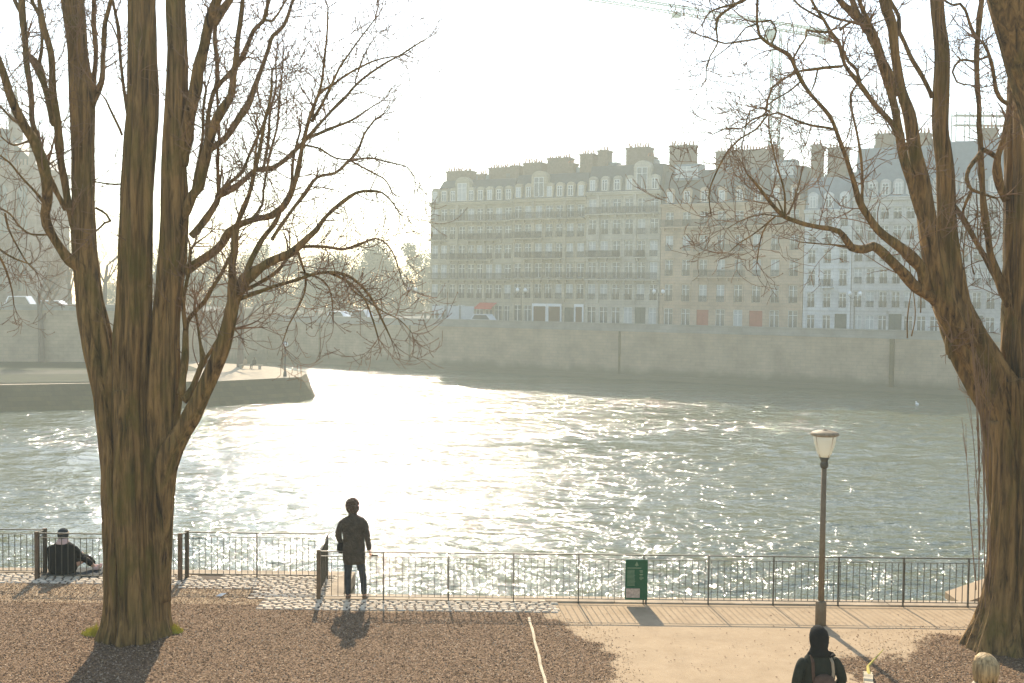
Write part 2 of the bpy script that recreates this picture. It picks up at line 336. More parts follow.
# mulch chips
def chips():
    b = MB(); n = 0
    while n < 120000:
        y = 15.0 + 6.3 * rnd(); x = U(-9.5, 9.8)
        if x > 1.9 and x < 4.4: continue
        m = mulch_at(x, y)
        if m < -0.02 and rnd() > (0.0 if m < -.8 else .22 * math.exp(m * 2.0)): continue
        if y > C0 and -4.3 < x < 9 and rnd() > .02: continue
        if y > EDGE_L - 1.02 + .1 * vn(x, y, 2) or (x > JX and y > EDGE_R - .3): continue
        n += 1
        L = U(.006, .019); W_ = U(.003, .008); a = rnd() * pi; tx = U(-.5, .5); ty = U(-.6, .6); z = ground_z(x, y) + U(.003, .018)
        dx = cos(a) * L; dy = sin(a) * L; ex = -sin(a) * W_; ey = cos(a) * W_; zl = tx * L; zw = ty * W_
        r = rnd(); b.m = 0 if r < .6 else (1 if r < .86 else 2)
        b.add([(x - dx - ex, y - dy - ey, z - zl - zw), (x + dx - ex, y + dy - ey, z + zl - zw), (x + dx + ex, y + dy + ey, z + zl + zw), (x - dx + ex, y - dy + ey, z - zl + zw)], [(0, 1, 2, 3)])
    b.build('wood_chip_mulch', [M['chip1'], M['chip2'], M['chip3']], kind='stuff', label='brown wood chip mulch spread under the two trees', cat='mulch')
chips()
def fallen_leaves():
    b = MB()
    for i in range(420):
        x = U(1.0, 9.0); y = U(15.3, 20); s = U(.008, .022); a = rnd() * 6.3
        b.add([(x + cos(a + k * 1.57) * s * (1 if k % 2 else .6), y + sin(a + k * 1.57) * s * (1 if k % 2 else .6), .008 + U(0, .012)) for k in range(4)], [(0, 1, 2, 3)])
    b.build('leaf_litter', M['chip2'], kind='stuff', label='scattered small dead leaves on the sandy path', cat='leaf litter')
fallen_leaves()

# ------------------------------------------------------------------ river
def water_material():
    m = bpy.data.materials.new('river_water'); m.use_nodes = True; n = m.node_tree; b = n.nodes['Principled BSDF']
    b.inputs['Base Color'].default_value = (0.095, 0.105, 0.05, 1); b.inputs['Roughness'].default_value = 0.07; b.inputs['IOR'].default_value = 1.75; b.inputs['Specular IOR Level'].default_value = 0.5
    tc = n.nodes.new('ShaderNodeTexCoord')
    def N(st, scl, det, dis=0.0):
        mp = n.nodes.new('ShaderNodeMapping'); mp.inputs['Scale'].default_value = st; mp.inputs['Rotation'].default_value = (0, 0, radians(12)); n.links.new(tc.outputs['Object'], mp.inputs[0])
        t = n.nodes.new('ShaderNodeTexNoise'); t.inputs['Scale'].default_value = scl; t.inputs['Detail'].default_value = det; t.inputs['Distortion'].default_value = dis; t.inputs['Roughness'].default_value = 0.55
        n.links.new(mp.outputs[0], t.inputs[0]); return t.outputs[0]
    big = N((0.4, 1, 1), 0.22, 3); mid = N((0.7, 1.0, 1), 0.95, 4, 0.2); fine = N((0.8, 1, 1), 3.6, 3)
    def mad(a, k, c=None):
        x = n.nodes.new('ShaderNodeMath'); x.operation = 'MULTIPLY_ADD'; x.inputs[1].default_value = k; n.links.new(a, x.inputs[0])
        if c is not None: n.links.new(c, x.inputs[2])
        else: x.inputs[2].default_value = 0
        return x.outputs[0]
    gust = N((0.25, 0.8, 1), 0.055, 3, 0.8)
    gm = n.nodes.new('ShaderNodeMapRange'); gm.inputs[1].default_value = 0.38; gm.inputs[2].default_value = 0.62; gm.inputs[3].default_value = 0.45; gm.inputs[4].default_value = 1.45; n.links.new(gust, gm.inputs[0])
    h0 = mad(fine, 0.05, mad(mid, 0.66, mad(big, 0.3)))
    hm = n.nodes.new('ShaderNodeMath'); hm.operation = 'MULTIPLY'; n.links.new(h0, hm.inputs[0]); n.links.new(gm.outputs[0], hm.inputs[1]); h = hm.outputs[0]
    bp = n.nodes.new('ShaderNodeBump'); bp.inputs['Strength'].default_value = 1.0; bp.inputs['Distance'].default_value = 0.85
    n.links.new(h, bp.inputs['Height']); n.links.new(bp.outputs[0], b.inputs['Normal'])
    return m
def river():
    xs = [-250, -170, -120] + [-90 + i * .55 for i in range(345)] + [120, 180, 290]
    ys = [20]; 
    while ys[-1] < 186: ys.append(ys[-1] + (.34 if ys[-1] > 36 else 4))
    ys += [230, 300, 400]
    vv = []; N_ = noise.noise
    for y in ys:
        for x in xs:
            if -89 < x < 99 and 36 < y < 185:
                g = .75 + 1.1 * N_(V((x * .018, y * .045, 4))) ; g = max(.3, g)
                rx = x * .98 + y * .2
                z = .13 * N_(V((rx * .16, y * .34, 1))) + g * (.13 * N_(V((rx * .5, y * .75, 2))) + .07 * N_(V((rx * 1.0, y * 1.2, 3))))
            else: z = 0
            vv.append((x, y, WZ + z))
    nx = len(xs); ff = [(j * nx + i, j * nx + i + 1, (j + 1) * nx + i + 1, (j + 1) * nx + i) for j in range(len(ys) - 1) for i in range(nx - 1)]
    b = MB(); b.add(vv, ff); b.build('river', water_material(), smooth=True, kind='structure')
river()

# ------------------------------------------------------------------ far bank
UX = V((0.8805, -0.4742, 0)); VX = V((0.4742, 0.8805, 0)); O0 = V((-16.1, 165, 0)); RZ = atan2(UX.y, UX.x)
def s_of(px, off):            # position along the far bank for a pixel column
    r = ray(px, 320); d = V((r.x, r.y)); o = O0 + VX * off; det = d.x * (-UX.y) + UX.x * d.y
    t = (o.x * (-UX.y) + UX.x * o.y) / det
    return (V((d.x * t, d.y * t, 0)) - o).dot(UX)
def fb(s, off, z=0): p = O0 + UX * s + VX * off; return V((p.x, p.y, z))
SZ = 0.55
def land(name, pts, z0, z1, m): b = MB(); b.prism([(p.x, p.y) for p in pts], z0, z1); return b.build(name, m, kind='structure')
land('far_street', [fb(-115, .6), fb(130, .6), fb(130, 210), fb(-115, 210)], -8, SZ, M['street'])
t = empty('river_wall', fb(0, 0, WZ), RZ, 'long pale stone quay wall with parapet across the river below the apartment houses', 'quay wall')
b = MB(); b.box(-115, 130, 0, .6, -2, 6.15); b.box(-115, 130, -.55, -.002, -2, .55); b.build('wall_face', M['farwall'], t)
for c in t.children: c.location = (0, 0, 0)
b = MB(); b.box(-115, 130, -.12, .62, 6.153, 6.42)
b.box(-115, 130, .02, .5, 6.423, 7.0); b.box(-115, 130, -.1, .6, 7.003, 7.18); b.build('parapet', M['parapet'], t)
s = s_of(893, 0)
b = MB(); b.box(s - .25, s + .25, -.3, -.003, .56, 6.15); b.build('buttress_strip', M['bank'], t)
for px in (410, 620, 320):
    s = s_of(px, 0); b = MB(); b.box(s - .12, s + .12, -.12, -.003, .56, 6.15); b.build('drain_strip', M['bank'], t)
M['farwall'].node_tree  # stain is expressed in object height above the water
for nd in M['farwall'].node_tree.nodes:
    if nd.type == 'MAP_RANGE' and abs(nd.inputs[1].default_value + 4.0) < .01: nd.inputs[1].default_value = 1.6; nd.inputs[2].default_value = 2.6

# windows ---------------------------------------------------------------
def win_meshes(w_, h_, style):
    key = (round(w_, 2), round(h_, 2), style)
    if key in win_meshes.c: return win_meshes.c[key]
    f = MB(); t_ = .07
    f.box(0, w_, 0, .06, 0, t_); f.box(0, w_, 0, .06, h_ - t_, h_); f.box(0, t_, 0, .06, t_, h_ - t_); f.box(w_ - t_, w_, 0, .06, t_, h_ - t_)
    f.box(w_ / 2 - .05, w_ / 2 + .05, 0, .06, t_, h_ - t_); f.box(t_, w_ - t_, .005, .055, h_ * .72 - .03, h_ * .72 + .03)
    p = MB(); p.quad((.05, .035, .05), (w_ - .05, .035, .05), (w_ - .05, .035, h_ - .05), (.05, .035, h_ - .05))
    fo = f.build('window', M['frame']); po = p.build('pane', M[style], fo); bpy.context.view_layer.update()
    r = (fo.data, po.data); COL.objects.unlink(fo); COL.objects.unlink(po); win_meshes.c[key] = r; return r
win_meshes.c = {}
def rail_mesh(w_, h_=.95):
    key = ('r', round(w_, 2))
    if key in win_meshes.c: return win_meshes.c[key]
    b = MB(); b.box(0, w_, -.02, .02, h_ - .05, h_); b.box(0, w_, -.02, .02, .04, .08); b.box(0, w_, -.015, .015, h_ - .22, h_ - .19)
    n = max(2, int(w_ / .16))
    for i in range(n + 1): x = i * w_ / n; b.box(x - .03, x + .03, -.012, .012, 0, h_ - .05)
    o = b.build('balcony_rail', M['iron']); me = o.data; COL.objects.unlink(o); win_meshes.c[key] = me; return me
def put(name, me, parent, loc):
    o = bpy.data.objects.new(name, me); COL.objects.link(o); o.parent = parent; o.location = loc; return o

def building(px0, px1, off, wallmat, rows, ncol, label, roof='mansard', roofh=3.6, eave=None, chim=(), balc=(), doors=(), ww=1.15, depth=12, styles=('glass', 'curtain'), skip=(), roofmat='slate', dormer=True, rounded=False, shop=(), attic=None, gable=None, trim=None):
    s0 = s_of(px0, off); s1 = s_of(px1, off); Wd = s1 - s0 - .02
    T = empty('apartment_building', fb(s0, off, SZ), RZ, label, 'apartment building', 'apartment houses along the far quay')
    eave = eave or rows[-1][1] + .7
    b = MB(); cw = Wd / ncol; rec = .22
    zs = [0] ; opens = {}
    for r, (z0, z1) in enumerate(rows):
        for c in range(ncol):
            if (r, c) in skip: continue
            w2 = ww * (1.0 if r else 1.1); x0 = (c + .5) * cw - w2 / 2; opens[(r, c)] = (x0, x0 + w2, z0, z1)
    if r is not None:
        for d in doors:   # (col, kind, width, height)
            c, kd, dw, dh = d; xc = (c + .5) * cw; opens[(0, c)] = (xc - dw / 2, xc + dw / 2, .02, dh)
    # wall with real recesses
    prev = 0
    for r, (z0, z1) in enumerate(rows):
        cz0 = prev; cz1 = (rows[r + 1][0] + z1) / 2 if r + 1 < len(rows) else eave
        for c in range(ncol):
            xa = c * cw; xb = xa + cw
            if (r, c) not in opens: b.quad((xa, 0, cz0), (xb, 0, cz0), (xb, 0, cz1), (xa, 0, cz1)); continue
            x0, x1, w0, w1 = opens[(r, c)]
            b.quad((xa, 0, cz0), (x0, 0, cz0), (x0, 0, cz1), (xa, 0, cz1)); b.quad((x1, 0, cz0), (xb, 0, cz0), (xb, 0, cz1), (x1, 0, cz1))
            if w0 > cz0 + .01: b.quad((x0, 0, cz0), (x1, 0, cz0), (x1, 0, w0), (x0, 0, w0))
            b.quad((x0, 0, w1), (x1, 0, w1), (x1, 0, cz1), (x0, 0, cz1))
            b.quad((x0, 0, w0), (x0, rec, w0), (x0, rec, w1), (x0, 0, w1)); b.quad((x1, rec, w0), (x1, 0, w0), (x1, 0, w1), (x1, rec, w1))
            b.quad((x0, 0, w1), (x0, rec, w1), (x1, rec, w1), (x1, 0, w1)); b.quad((x0, 0, w0), (x1, 0, w0), (x1, rec, w0), (x0, rec, w0))
            b.quad((x0, rec, w0), (x1, rec, w0), (x1, rec, w1), (x0, rec, w1))
        prev = cz1
    b.quad((0, 0, 0), (0, 0, eave), (0, depth, eave), (0, depth, 0)); b.quad((Wd, 0, 0), (Wd, depth, 0), (Wd, depth, eave), (Wd, 0, eave))
    b.quad((0, depth, 0), (0, depth, eave), (Wd, depth, eave), (Wd, depth, 0)); b.quad((0, 0, eave), (Wd, 0, eave), (Wd, depth, eave), (0, depth, eave))
    b.build('wall', wallmat, T)
    tm = M[trim] if trim else wallmat
    b = MB()
    for r in range(len(rows)):
        if r in (1, len(rows) - 1): z = rows[r][0] - .42; b.box(0, Wd, -.12, -.003, z, z + .16)
    b.box(-.05, Wd + .05, -.38, -.003, eave - .28, eave - .002); b.box(-.05, Wd + .05, -.5, .3, eave + .002, eave + .16)
    for (r, c), (x0, x1, w0, w1) in opens.items():
        if r: b.box(x0 - .16, x0 - .002, -.07, -.003, w0, w1 + .12); b.box(x1 + .002, x1 + .16, -.07, -.003, w0, w1 + .12); b.box(x0 - .24, x1 + .24, -.13, -.003, w1 + .125, w1 + .28)
    for i in range(ncol + 1):
        if i not in (0, ncol) and gable is not None and i % 3 == gable % 3: q_ = i * cw; b.box(q_ - .22, q_ + .22, -.32, -.005, rows[0][1] + .5, eave - .285)
        if i in (0, ncol): x = min(max(i * cw, .2), Wd - .2); b.box(x - .2, x + .2, -.1, -.004, 0, rows[0][1] + .3)
    for z in [rows[0][0] * 0 + .5 + .55 * k for k in range(int((rows[0][1]) / .55))]:
        pass
    b.build('cornice', tm, T)
    dcols = {d[0]: d for d in doors}
    for (r, c), (x0, x1, w0, w1) in opens.items():
        if r == 0 and c in dcols:
            d = dcols[c]; q = MB(); q.box(x0 + .01, x1 - .01, rec - .1, rec - .01, w0, w1 - .01); q.box((x0 + x1) / 2 - .03, (x0 + x1) / 2 + .03, rec - .13, rec - .102, w0 + .1, w1 - .2)
            q.build('door', M[d[1]], T); continue
        st = styles[0] if rnd() < .72 else styles[1]
        fm, pm = win_meshes(x1 - x0, w1 - w0, st)
        f = put('window', fm, T, (x0, rec - .1, w0)); put('pane', pm, f, (0, 0, 0))
        if r and r not in balc: put('balcony_rail', rail_mesh(x1 - x0, .8), T, (x0, -.05, w0)) 
    for r in balc:
        if isinstance(r, tuple): r, ca, cb = r
        else: ca, cb = 0, ncol - 1
        z = rows[r][0] - .14; xa = ca * cw + .12; xb = (cb + 1) * cw - .12
        q = MB(); q.box(xa, xb, -.85, -.004, z - .16, z)
        k = xa + .4
        while k < xb: q.box(k - .1, k + .1, -.6, -.01, z - .55, z - .162); k += 1.4
        s_ = q.build('balcony', tm, T); put('balcony_rail', rail_mesh(xb - xa), s_, (xa, -.8, z))
    # roof
    if roof == 'mansard':
        q = MB(); y1 = 1.3; zt = eave + .17 + roofh
        z0 = eave + .165; rx0 = 1.5 if rounded else .15
        q.add([(.05, -.1, z0), (Wd - .05, -.1, z0), (Wd - .05, depth, z0), (.05, depth, z0), (rx0, y1, zt), (Wd - .15, y1, zt), (Wd - .15, depth - 1, zt), (rx0, depth - 1, zt), ((rx0 + Wd) / 2, depth / 2, zt + .7)],
              [(0, 1, 5, 4), (1, 2, 6, 5), (2, 3, 7, 6), (3, 0, 4, 7), (4, 5, 8), (5, 6, 8), (6, 7, 8), (7, 4, 8)])
        ro = q.build('roof', M[roofmat], T)
        if dormer:
            for c in range(ncol):
                xc = (c + .5) * cw; big = gable is not None and c == gable; hw = .62 if not big else 1.25; hh = min(roofh - .5, 2.25) if not big else roofh
                q = MB(); n = 8
                arc = [(xc + hw * cos(pi * k / n), z0 + hh - .5 + (.5 if not big else .9) * sin(pi * k / n)) for k in range(n + 1)]
                q.prismx([(xc - hw, z0 + .02)] + [(xc + hw, z0 + .02)] + arc, -.04, 1.1)
                d = q.build('dormer', tm, T)
                fm, pm = win_meshes(hw * 1.25, hh - .75, 'glass' if c % 3 else 'curtain'); f = put('window', fm, d, (xc - hw * .625, -.12, z0 + .2)); put('pane', pm, f, (0, 0, 0))
        for k in range(3):
            q = MB(); x0 = U(.1, .85) * Wd; wq = U(.8, 2.0); q.box(x0, x0 + wq, 2.2, 4.0, z0 + roofh * .6, zt + U(.5, 1.0)); q.build('roof_hut', M['zinc'], ro)
        if attic:
            xa, xb, za, zb = attic; q = MB(); q.box(xa * Wd, xb * Wd, .1, 2.5, za, zb); at = q.build('attic_studio', M['zinc'], T)
            fm, pm = win_meshes((xb - xa) * Wd * .9, (zb - za) * .7, 'curtain'); f = put('window', fm, at, (xa * Wd + (xb - xa) * Wd * .05, .03, za + (zb - za) * .15)); put('pane', pm, f, (0, 0, 0))
        for (fx, wd, zt2, dp) in chim:
            zt2 -= 1.2
            q = MB(); x0 = fx * Wd; q.box(x0, x0 + wd, 1.6 + dp, 3.6 + dp, eave + .3, zt2 - .35); q.box(x0 - .1, x0 + wd + .1, 1.5 + dp, 3.7 + dp, zt2 - .348, zt2 - .1)
            ch = q.build('chimney', M['brick'], ro)
            q = MB(); n = max(3, int(wd / .38))
            for k in range(n): x = x0 + (k + .5) * wd / n; hp = U(.3, .75); q.tube([(x, 2.3 + dp + U(-.4, .4), zt2 - .1), (x, 2.3 + dp, zt2 - .1 + hp)], [.13, .1], 6)
            q.build('chimney_pot', M['pots'], ch)
    return T, Wd, cw

def facade(name, c, k=.10): return masonry(name, c, tuple(x * (1 + k) for x in c), tuple(x * .72 for x in c), 1.1, .42, msize=.02)
fA = facade('cream_limestone', (0.38, 0.34, 0.25)); fA2 = facade('sooty_limestone', (0.42, 0.36, 0.26)); fB = facade('pale_limestone', (0.46, 0.42, 0.34)); fC = facade('tan_limestone', (0.46, 0.34, 0.235)); fD = facade('white_plaster', (0.62, 0.62, 0.60), .03); fE = facade('pale_grey_plaster', (0.52, 0.50, 0.47), .05)
R_A = [(.5, 2.9), (3.9, 6.0), (6.9, 9.0), (9.85, 11.9), (12.8, 14.7), (15.6, 17.4)]
T1, W1, c1 = building(430, 512, 12, fA, R_A, 9, 'hazy cream corner apartment block at the left end of the far riverside row', eave=18.2, roofh=3.4, balc=(2, (3, 2, 6), (4, 0, 1), (4, 4, 7), 5), rounded=True, gable=3,
         chim=((.12, 4.2, 24.6, 0), (.5, 1.2, 24.0, .2), (.62, 4.2, 24.9, .6), (.9, 1.4, 25.0, 0)), doors=((4, 'greendoor', 1.4, 2.6),))
T2, W2, c2 = building(512, 585, 12, fA2, [(a + .15, b_ + .15) for a, b_ in R_A], 7, 'cream apartment block with white framed shopfronts under wide balconies', eave=18.4, roofh=3.6, balc=(2, (3, 1, 4), (4, 0, 2), 5), gable=2,
         chim=((.06, 3.0, 25.3, 0), (.38, 3.4, 25.9, .4), (.66, 1.0, 25.0, 0), (.84, 2.0, 26.2, 0)), doors=((5, 'greendoor', 1.5, 2.8),))
T3, W3, c3 = building(585, 659, 12, fB, [(.5, 3.0), (4.0, 6.2), (7.0, 9.3), (10.1, 12.3), (13.2, 15.3), (16.2, 18.2)], 6, 'pale apartment block with a round arched gable dormer and small dark arched street door', eave=19.0, roofh=3.8, balc=(2, (3, 0, 2), (3, 4, 4), 5), gable=4,
         chim=((.08, 1.4, 26.6, 0), (.45, 3.4, 26.8, .5), (.74, .9, 25.4, 0)), doors=((4, 'greendoor', 1.6, 3.0),), ww=1.2)
T4, W4, c4 = building(659.6, 802, 12, fC, [(.6, 2.9), (3.9, 6.2), (7.4, 9.6), (10.8, 12.9), (14.2, 16.1)], 8, 'tan stone apartment house with two brick red carriage doors', eave=17.0, roofh=4.6, balc=((4, 0, 7), (3, 2, 4), (2, 2, 4)),
         chim=((.02, 3.4, 26.7, 0), (.36, 1.2, 25.6, 0), (.42, 7.2, 25.8, 1.4)), doors=((2, 'reddoor', 1.7, 2.8), (5, 'reddoor', 1.8, 2.8)), ww=1.15, attic=(.09, .27, 20.4, 22.6), trim=None)
q = MB(); q.box(.77 * W4, .93 * W4, .1, 2.5, 20.2, 22.6); at = q.build('attic_studio', M['zinc'], T4)
fm, pm = win_meshes(.14 * W4, 1.6, 'curtain'); f = put('window', fm, at, (.78 * W4, .03, 20.6)); put('pane', pm, f, (0, 0, 0))
T5, W5, c5 = building(802.6, 850, 12, fD, [(.6, 2.4), (3.4, 5.2), (6.2, 8.2), (9.1, 10.8), (11.6, 12.9), (13.8, 14.9)], 3, 'narrow white plastered house with tall dark windows between tan and grey neighbours', eave=15.8, roofh=4.2, balc=((2, 1, 1),), roofmat='zinc',
         chim=((.04, 1.2, 25.8, 0), (.38, 2.4, 25.4, .3)), doors=((2, 'greendoor', 1.9, 2.6),), styles=('glass', 'glass'), ww=.95)
T6, W6, c6 = building(850.6, 941, 12, fE, [(.6, 2.5), (3.5, 5.5), (6.5, 8.4), (9.3, 11.2), (12.0, 13.8), (14.6, 16.0)], 7, 'pale grey apartment house with a tall blue slate mansard behind the forked tree', eave=17.2, roofh=6.3, roofmat='zinc',
         chim=((.2, 2.2, 26.8, 0), (.6, 2.2, 26.6, 0)), doors=((3, 'greendoor', 2.2, 2.7),), ww=1.0)
T7, W7, c7 = building(941.6, 1040, 12, fE, [(.6, 2.5), (3.5, 5.5), (6.4, 8.3), (9.2, 11.0), (11.9, 13.6), (14.5, 15.9)], 7, 'grey apartment house at the right end of the row, seen between the branches', eave=17.2, roofh=6.6, roofmat='zinc',
         chim=((.3, 2.2, 26.8, 0),), doors=((2, 'greendoor', 2.0, 2.7),), ww=1.0)
# shopfronts and awning on T2 / T1
for (pa, pb_) in ((533, 547.5), (548, 562), (575, 584)):
    x0 = s_of(pa, 12) - s_of(512, 12); x1 = s_of(pb_, 12) - s_of(512, 12)
    q = MB(); q.box(x0, x1, -.35, -.13, .02, .35); q.box(x0, x0 + .18, -.35, -.13, .352, 2.9); q.box(x1 - .18, x1, -.35, -.13, .352, 2.9); q.box(x0, x1, -.4, -.13, 2.902, 3.3)
    sf = q.build('shopfront', M['white'], T2); q = MB(); q.box(x0 + .18, x1 - .18, -.25, -.16, .36, 2.89); q.build('pane', M['bag'], sf)
x0 = s_of(480, 12) - s_of(430, 12); x1 = s_of(497, 12) - s_of(430, 12)
q = MB(); q.add([(x0, -.13, 3.3), (x1, -.13, 3.3), (x1, -1.7, 2.6), (x0, -1.7, 2.6), (x0, -1.72, 2.35), (x1, -1.72, 2.35), (x0, -.13, 3.25), (x1, -.13, 3.25), (x1, -1.68, 2.55), (x0, -1.68, 2.55)], [(0, 1, 2, 3), (3, 2, 5, 4), (6, 9, 8, 7), (0, 3, 9, 6), (1, 7, 8, 2)])
q.build('awning', M['awning'], T1, label='red shop awning')
x0 = s_of(433, 12) - s_of(430, 12)
for k in range(3):
    q = MB(); xa = x0 + k * 2.6; q.box(xa, xa + 2.2, -.3, -.13, .1, 2.7); q.build('shopfront', M['shutter'], T1)

# street life on the far quay
def double_lamp(px, lab, src=None):
    s = s_of(px, 2.2); p = fb(s, 2.2, SZ)
    if src is None:
        T = empty('street_lamp', p, RZ, lab, 'street lamp', 'two globe street lamps on the far quay')
        q = MB(); q.lathe([(.2, 0), (.2, .3), (.1, .5), (.06, 1), (.05, 4.6), (.09, 4.7), (.03, 5.0)], sides=8); q.build('pole', M['iron'], T)
        q = MB(); q.tube([(-.6, 0, 4.9), (-.5, 0, 4.65), (0, 0, 4.6), (.5, 0, 4.65), (.6, 0, 4.9)], .035, 6); q.build('arm', M['iron'], T)
        for sx in (-.6, .6): q = MB(); q.lathe([(.05, 4.9), (.2, 5.0), (.26, 5.2), (.2, 5.4), (.04, 5.48)], (sx, 0, 0), 10); q.build('globe', M['white'], T, True)
        return T
    T = copy_tree(src); T.location = p; T['label'] = lab; return T
dl = double_lamp(412, 'two globe street lamp on the far quay, left of the apartment row')
for px, lab in ((521, 'two globe street lamp in front of the shopfronts of the cream block'), (658, 'two globe street lamp where the pale block meets the tan house'), (854, 'two globe street lamp before the white house on the far quay')): double_lamp(px, lab, dl)
def car(name, loc, rz, lab, paint, hgt=1.5, src=None):
    T = empty(name, loc, rz, lab, 'car', None)
    L = 4.3; q = MB(); h = hgt
    prof = [(-L / 2, .35), (L / 2, .35), (L / 2, .75), (L / 2 - .9, .9), (L / 2 - 1.6, h), (-L / 2 + .6, h), (-L / 2 + .05, .95)]
    q.prismx(prof, -.85, .85); q.build('body', M[paint], T)
    q = MB(); pw = [(L / 2 - 1.05, .93), (L / 2 - 1.65, h - .1), (-L / 2 + .7, h - .1), (-L / 2 + .3, .97)]; q.prismx(pw, -.865, .865); q.build('window', M['glass'], T)
    for sx in (-1.35, 1.35):
        for sy in (-.78, .78):
            q = MB(); q.tube([(sx, sy - .1, .32), (sx, sy + .1, .32)], .32, 12); q.build('wheel', M['tyre'], T)
    return T
for px, off, lab, pt, hh in ((341, 3.5, 'white car parked behind the far parapet, directly beneath the drooping branch', 'carpaint', 1.75), (364, 4, 'white van parked on the far quay nearest the apartment row', 'carpaint', 2.0), (486, 6, 'pale car parked under the red awning', 'carpaint', 1.7)):
    car('parked_car', fb(s_of(px, off), off, SZ), RZ, lab, pt, hh)

# ------------------------------------------------------------------ left bank
DZ = WZ + 2.2
def L2(px, py, z): p = G(px, py, z); return (p.x, p.y)
top = [L2(-160, 388, DZ), L2(0, 385, DZ), L2(220, 381, DZ), L2(301, 377, DZ), L2(306, 373, DZ), L2(275, 367, DZ), L2(235, 364, DZ), L2(190, 361, DZ), L2(150, 358, DZ), L2(-160, 355, DZ)]
toe = [L2(-160, 414, WZ), L2(0, 412, WZ), L2(220, 406.5, WZ), L2(300, 401, WZ), L2(317, 397.5, WZ), L2(290, 376, WZ), L2(240, 369, WZ), L2(190, 366, WZ), L2(150, 362, WZ), L2(-160, 359, WZ)]
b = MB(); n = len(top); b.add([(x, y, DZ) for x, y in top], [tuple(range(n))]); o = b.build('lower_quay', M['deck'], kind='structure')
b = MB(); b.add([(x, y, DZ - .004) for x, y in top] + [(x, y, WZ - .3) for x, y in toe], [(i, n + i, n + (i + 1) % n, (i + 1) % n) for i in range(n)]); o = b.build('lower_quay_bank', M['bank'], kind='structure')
# left deck: grass bands and path, building shade put into their dark colours
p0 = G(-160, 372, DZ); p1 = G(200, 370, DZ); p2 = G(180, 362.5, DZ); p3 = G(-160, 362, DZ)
b = MB(); b.add([(p.x, p.y, DZ + .05) for p in (p0, p1, p2, p3)], [(0, 1, 2, 3)]); b.build('shaded_grass_verge', mat('shade_dark_grass', (0.02, 0.026, 0.008), .9, .4, .6), kind='structure')
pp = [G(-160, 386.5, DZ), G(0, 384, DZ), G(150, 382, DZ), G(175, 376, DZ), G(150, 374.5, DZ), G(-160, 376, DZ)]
b = MB(); b.add([(p.x, p.y, DZ + .09) for p in pp], [tuple(range(6))]); b.build('shaded_grass_verge', bpy.data.materials['shade_dark_grass'], kind='structure')
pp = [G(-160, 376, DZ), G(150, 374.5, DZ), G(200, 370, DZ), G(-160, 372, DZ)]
b = MB(); b.add([(p.x, p.y, DZ + .06) for p in pp], [tuple(range(4))]); b.build('quay_path', mat('shade_dark_path', (0.07, 0.065, 0.045), .9, .25, .8), kind='structure')  # path band, its colour also darkened to carry the building shade
UZ = 3.1
a0 = P(-220, 330, 134); a1 = P(184, 330, 136)
poly = [(a0.x, a0.y), (a1.x, a1.y), (a1.x + 2, a1.y + 60), (a0.x, a0.y + 90)]
b = MB(); b.prism(poly, -8, UZ - .8); b.build('upper_street', M['street'], kind='structure')
t = empty('embankment_wall', (a0.x, a0.y, DZ), 0, 'tall stone embankment wall on the left bank below the parked cars', 'quay wall')
def seg(p, q_, th, z0, z1, bb):
    d = V((q_[0] - p[0], q_[1] - p[1], 0)).normalized(); nn = V((d.y, -d.x, 0)) * th
    bb.prism([(p[0] + nn.x, p[1] + nn.y), (q_[0] + nn.x, q_[1] + nn.y), (q_[0], q_[1]), (p[0], p[1])], z0, z1)
b = MB(); seg(poly[0], poly[1], .5, -3.4, UZ - .4, b); b.quad((poly[1][0] + .02, poly[1][1], -8), (poly[2][0] + .02, poly[2][1], -8), (poly[2][0] + .02, poly[2][1], UZ - .4), (poly[1][0] + .02, poly[1][1], UZ - .4))
o = b.build('wall_face', M['farwall'].copy(), t); o.location = (-a0.x, -a0.y, -DZ)
for nd in o.data.materials[0].node_tree.nodes:
    if nd.type == 'MAP_RANGE' and abs(nd.inputs[1].default_value - 1.6) < .01: nd.inputs[1].default_value = -3.4; nd.inputs[2].default_value = -2.6
b = MB(); seg(poly[0], poly[1], .7, UZ - .397, UZ + .3, b); o = b.build('parapet', M['parapet'], t); o.location = (-a0.x, -a0.y, -DZ)
car('parked_van', P(24, 300, 139), 0, 'white van parked above the left embankment wall beside the grey trunk', 'carpaint', 2.0).location.z = UZ - .8
car('parked_car', P(56, 300, 141), 0, 'low pale car on the left bank, right of the white van', 'carpaint', 1.5).location.z = UZ - .8
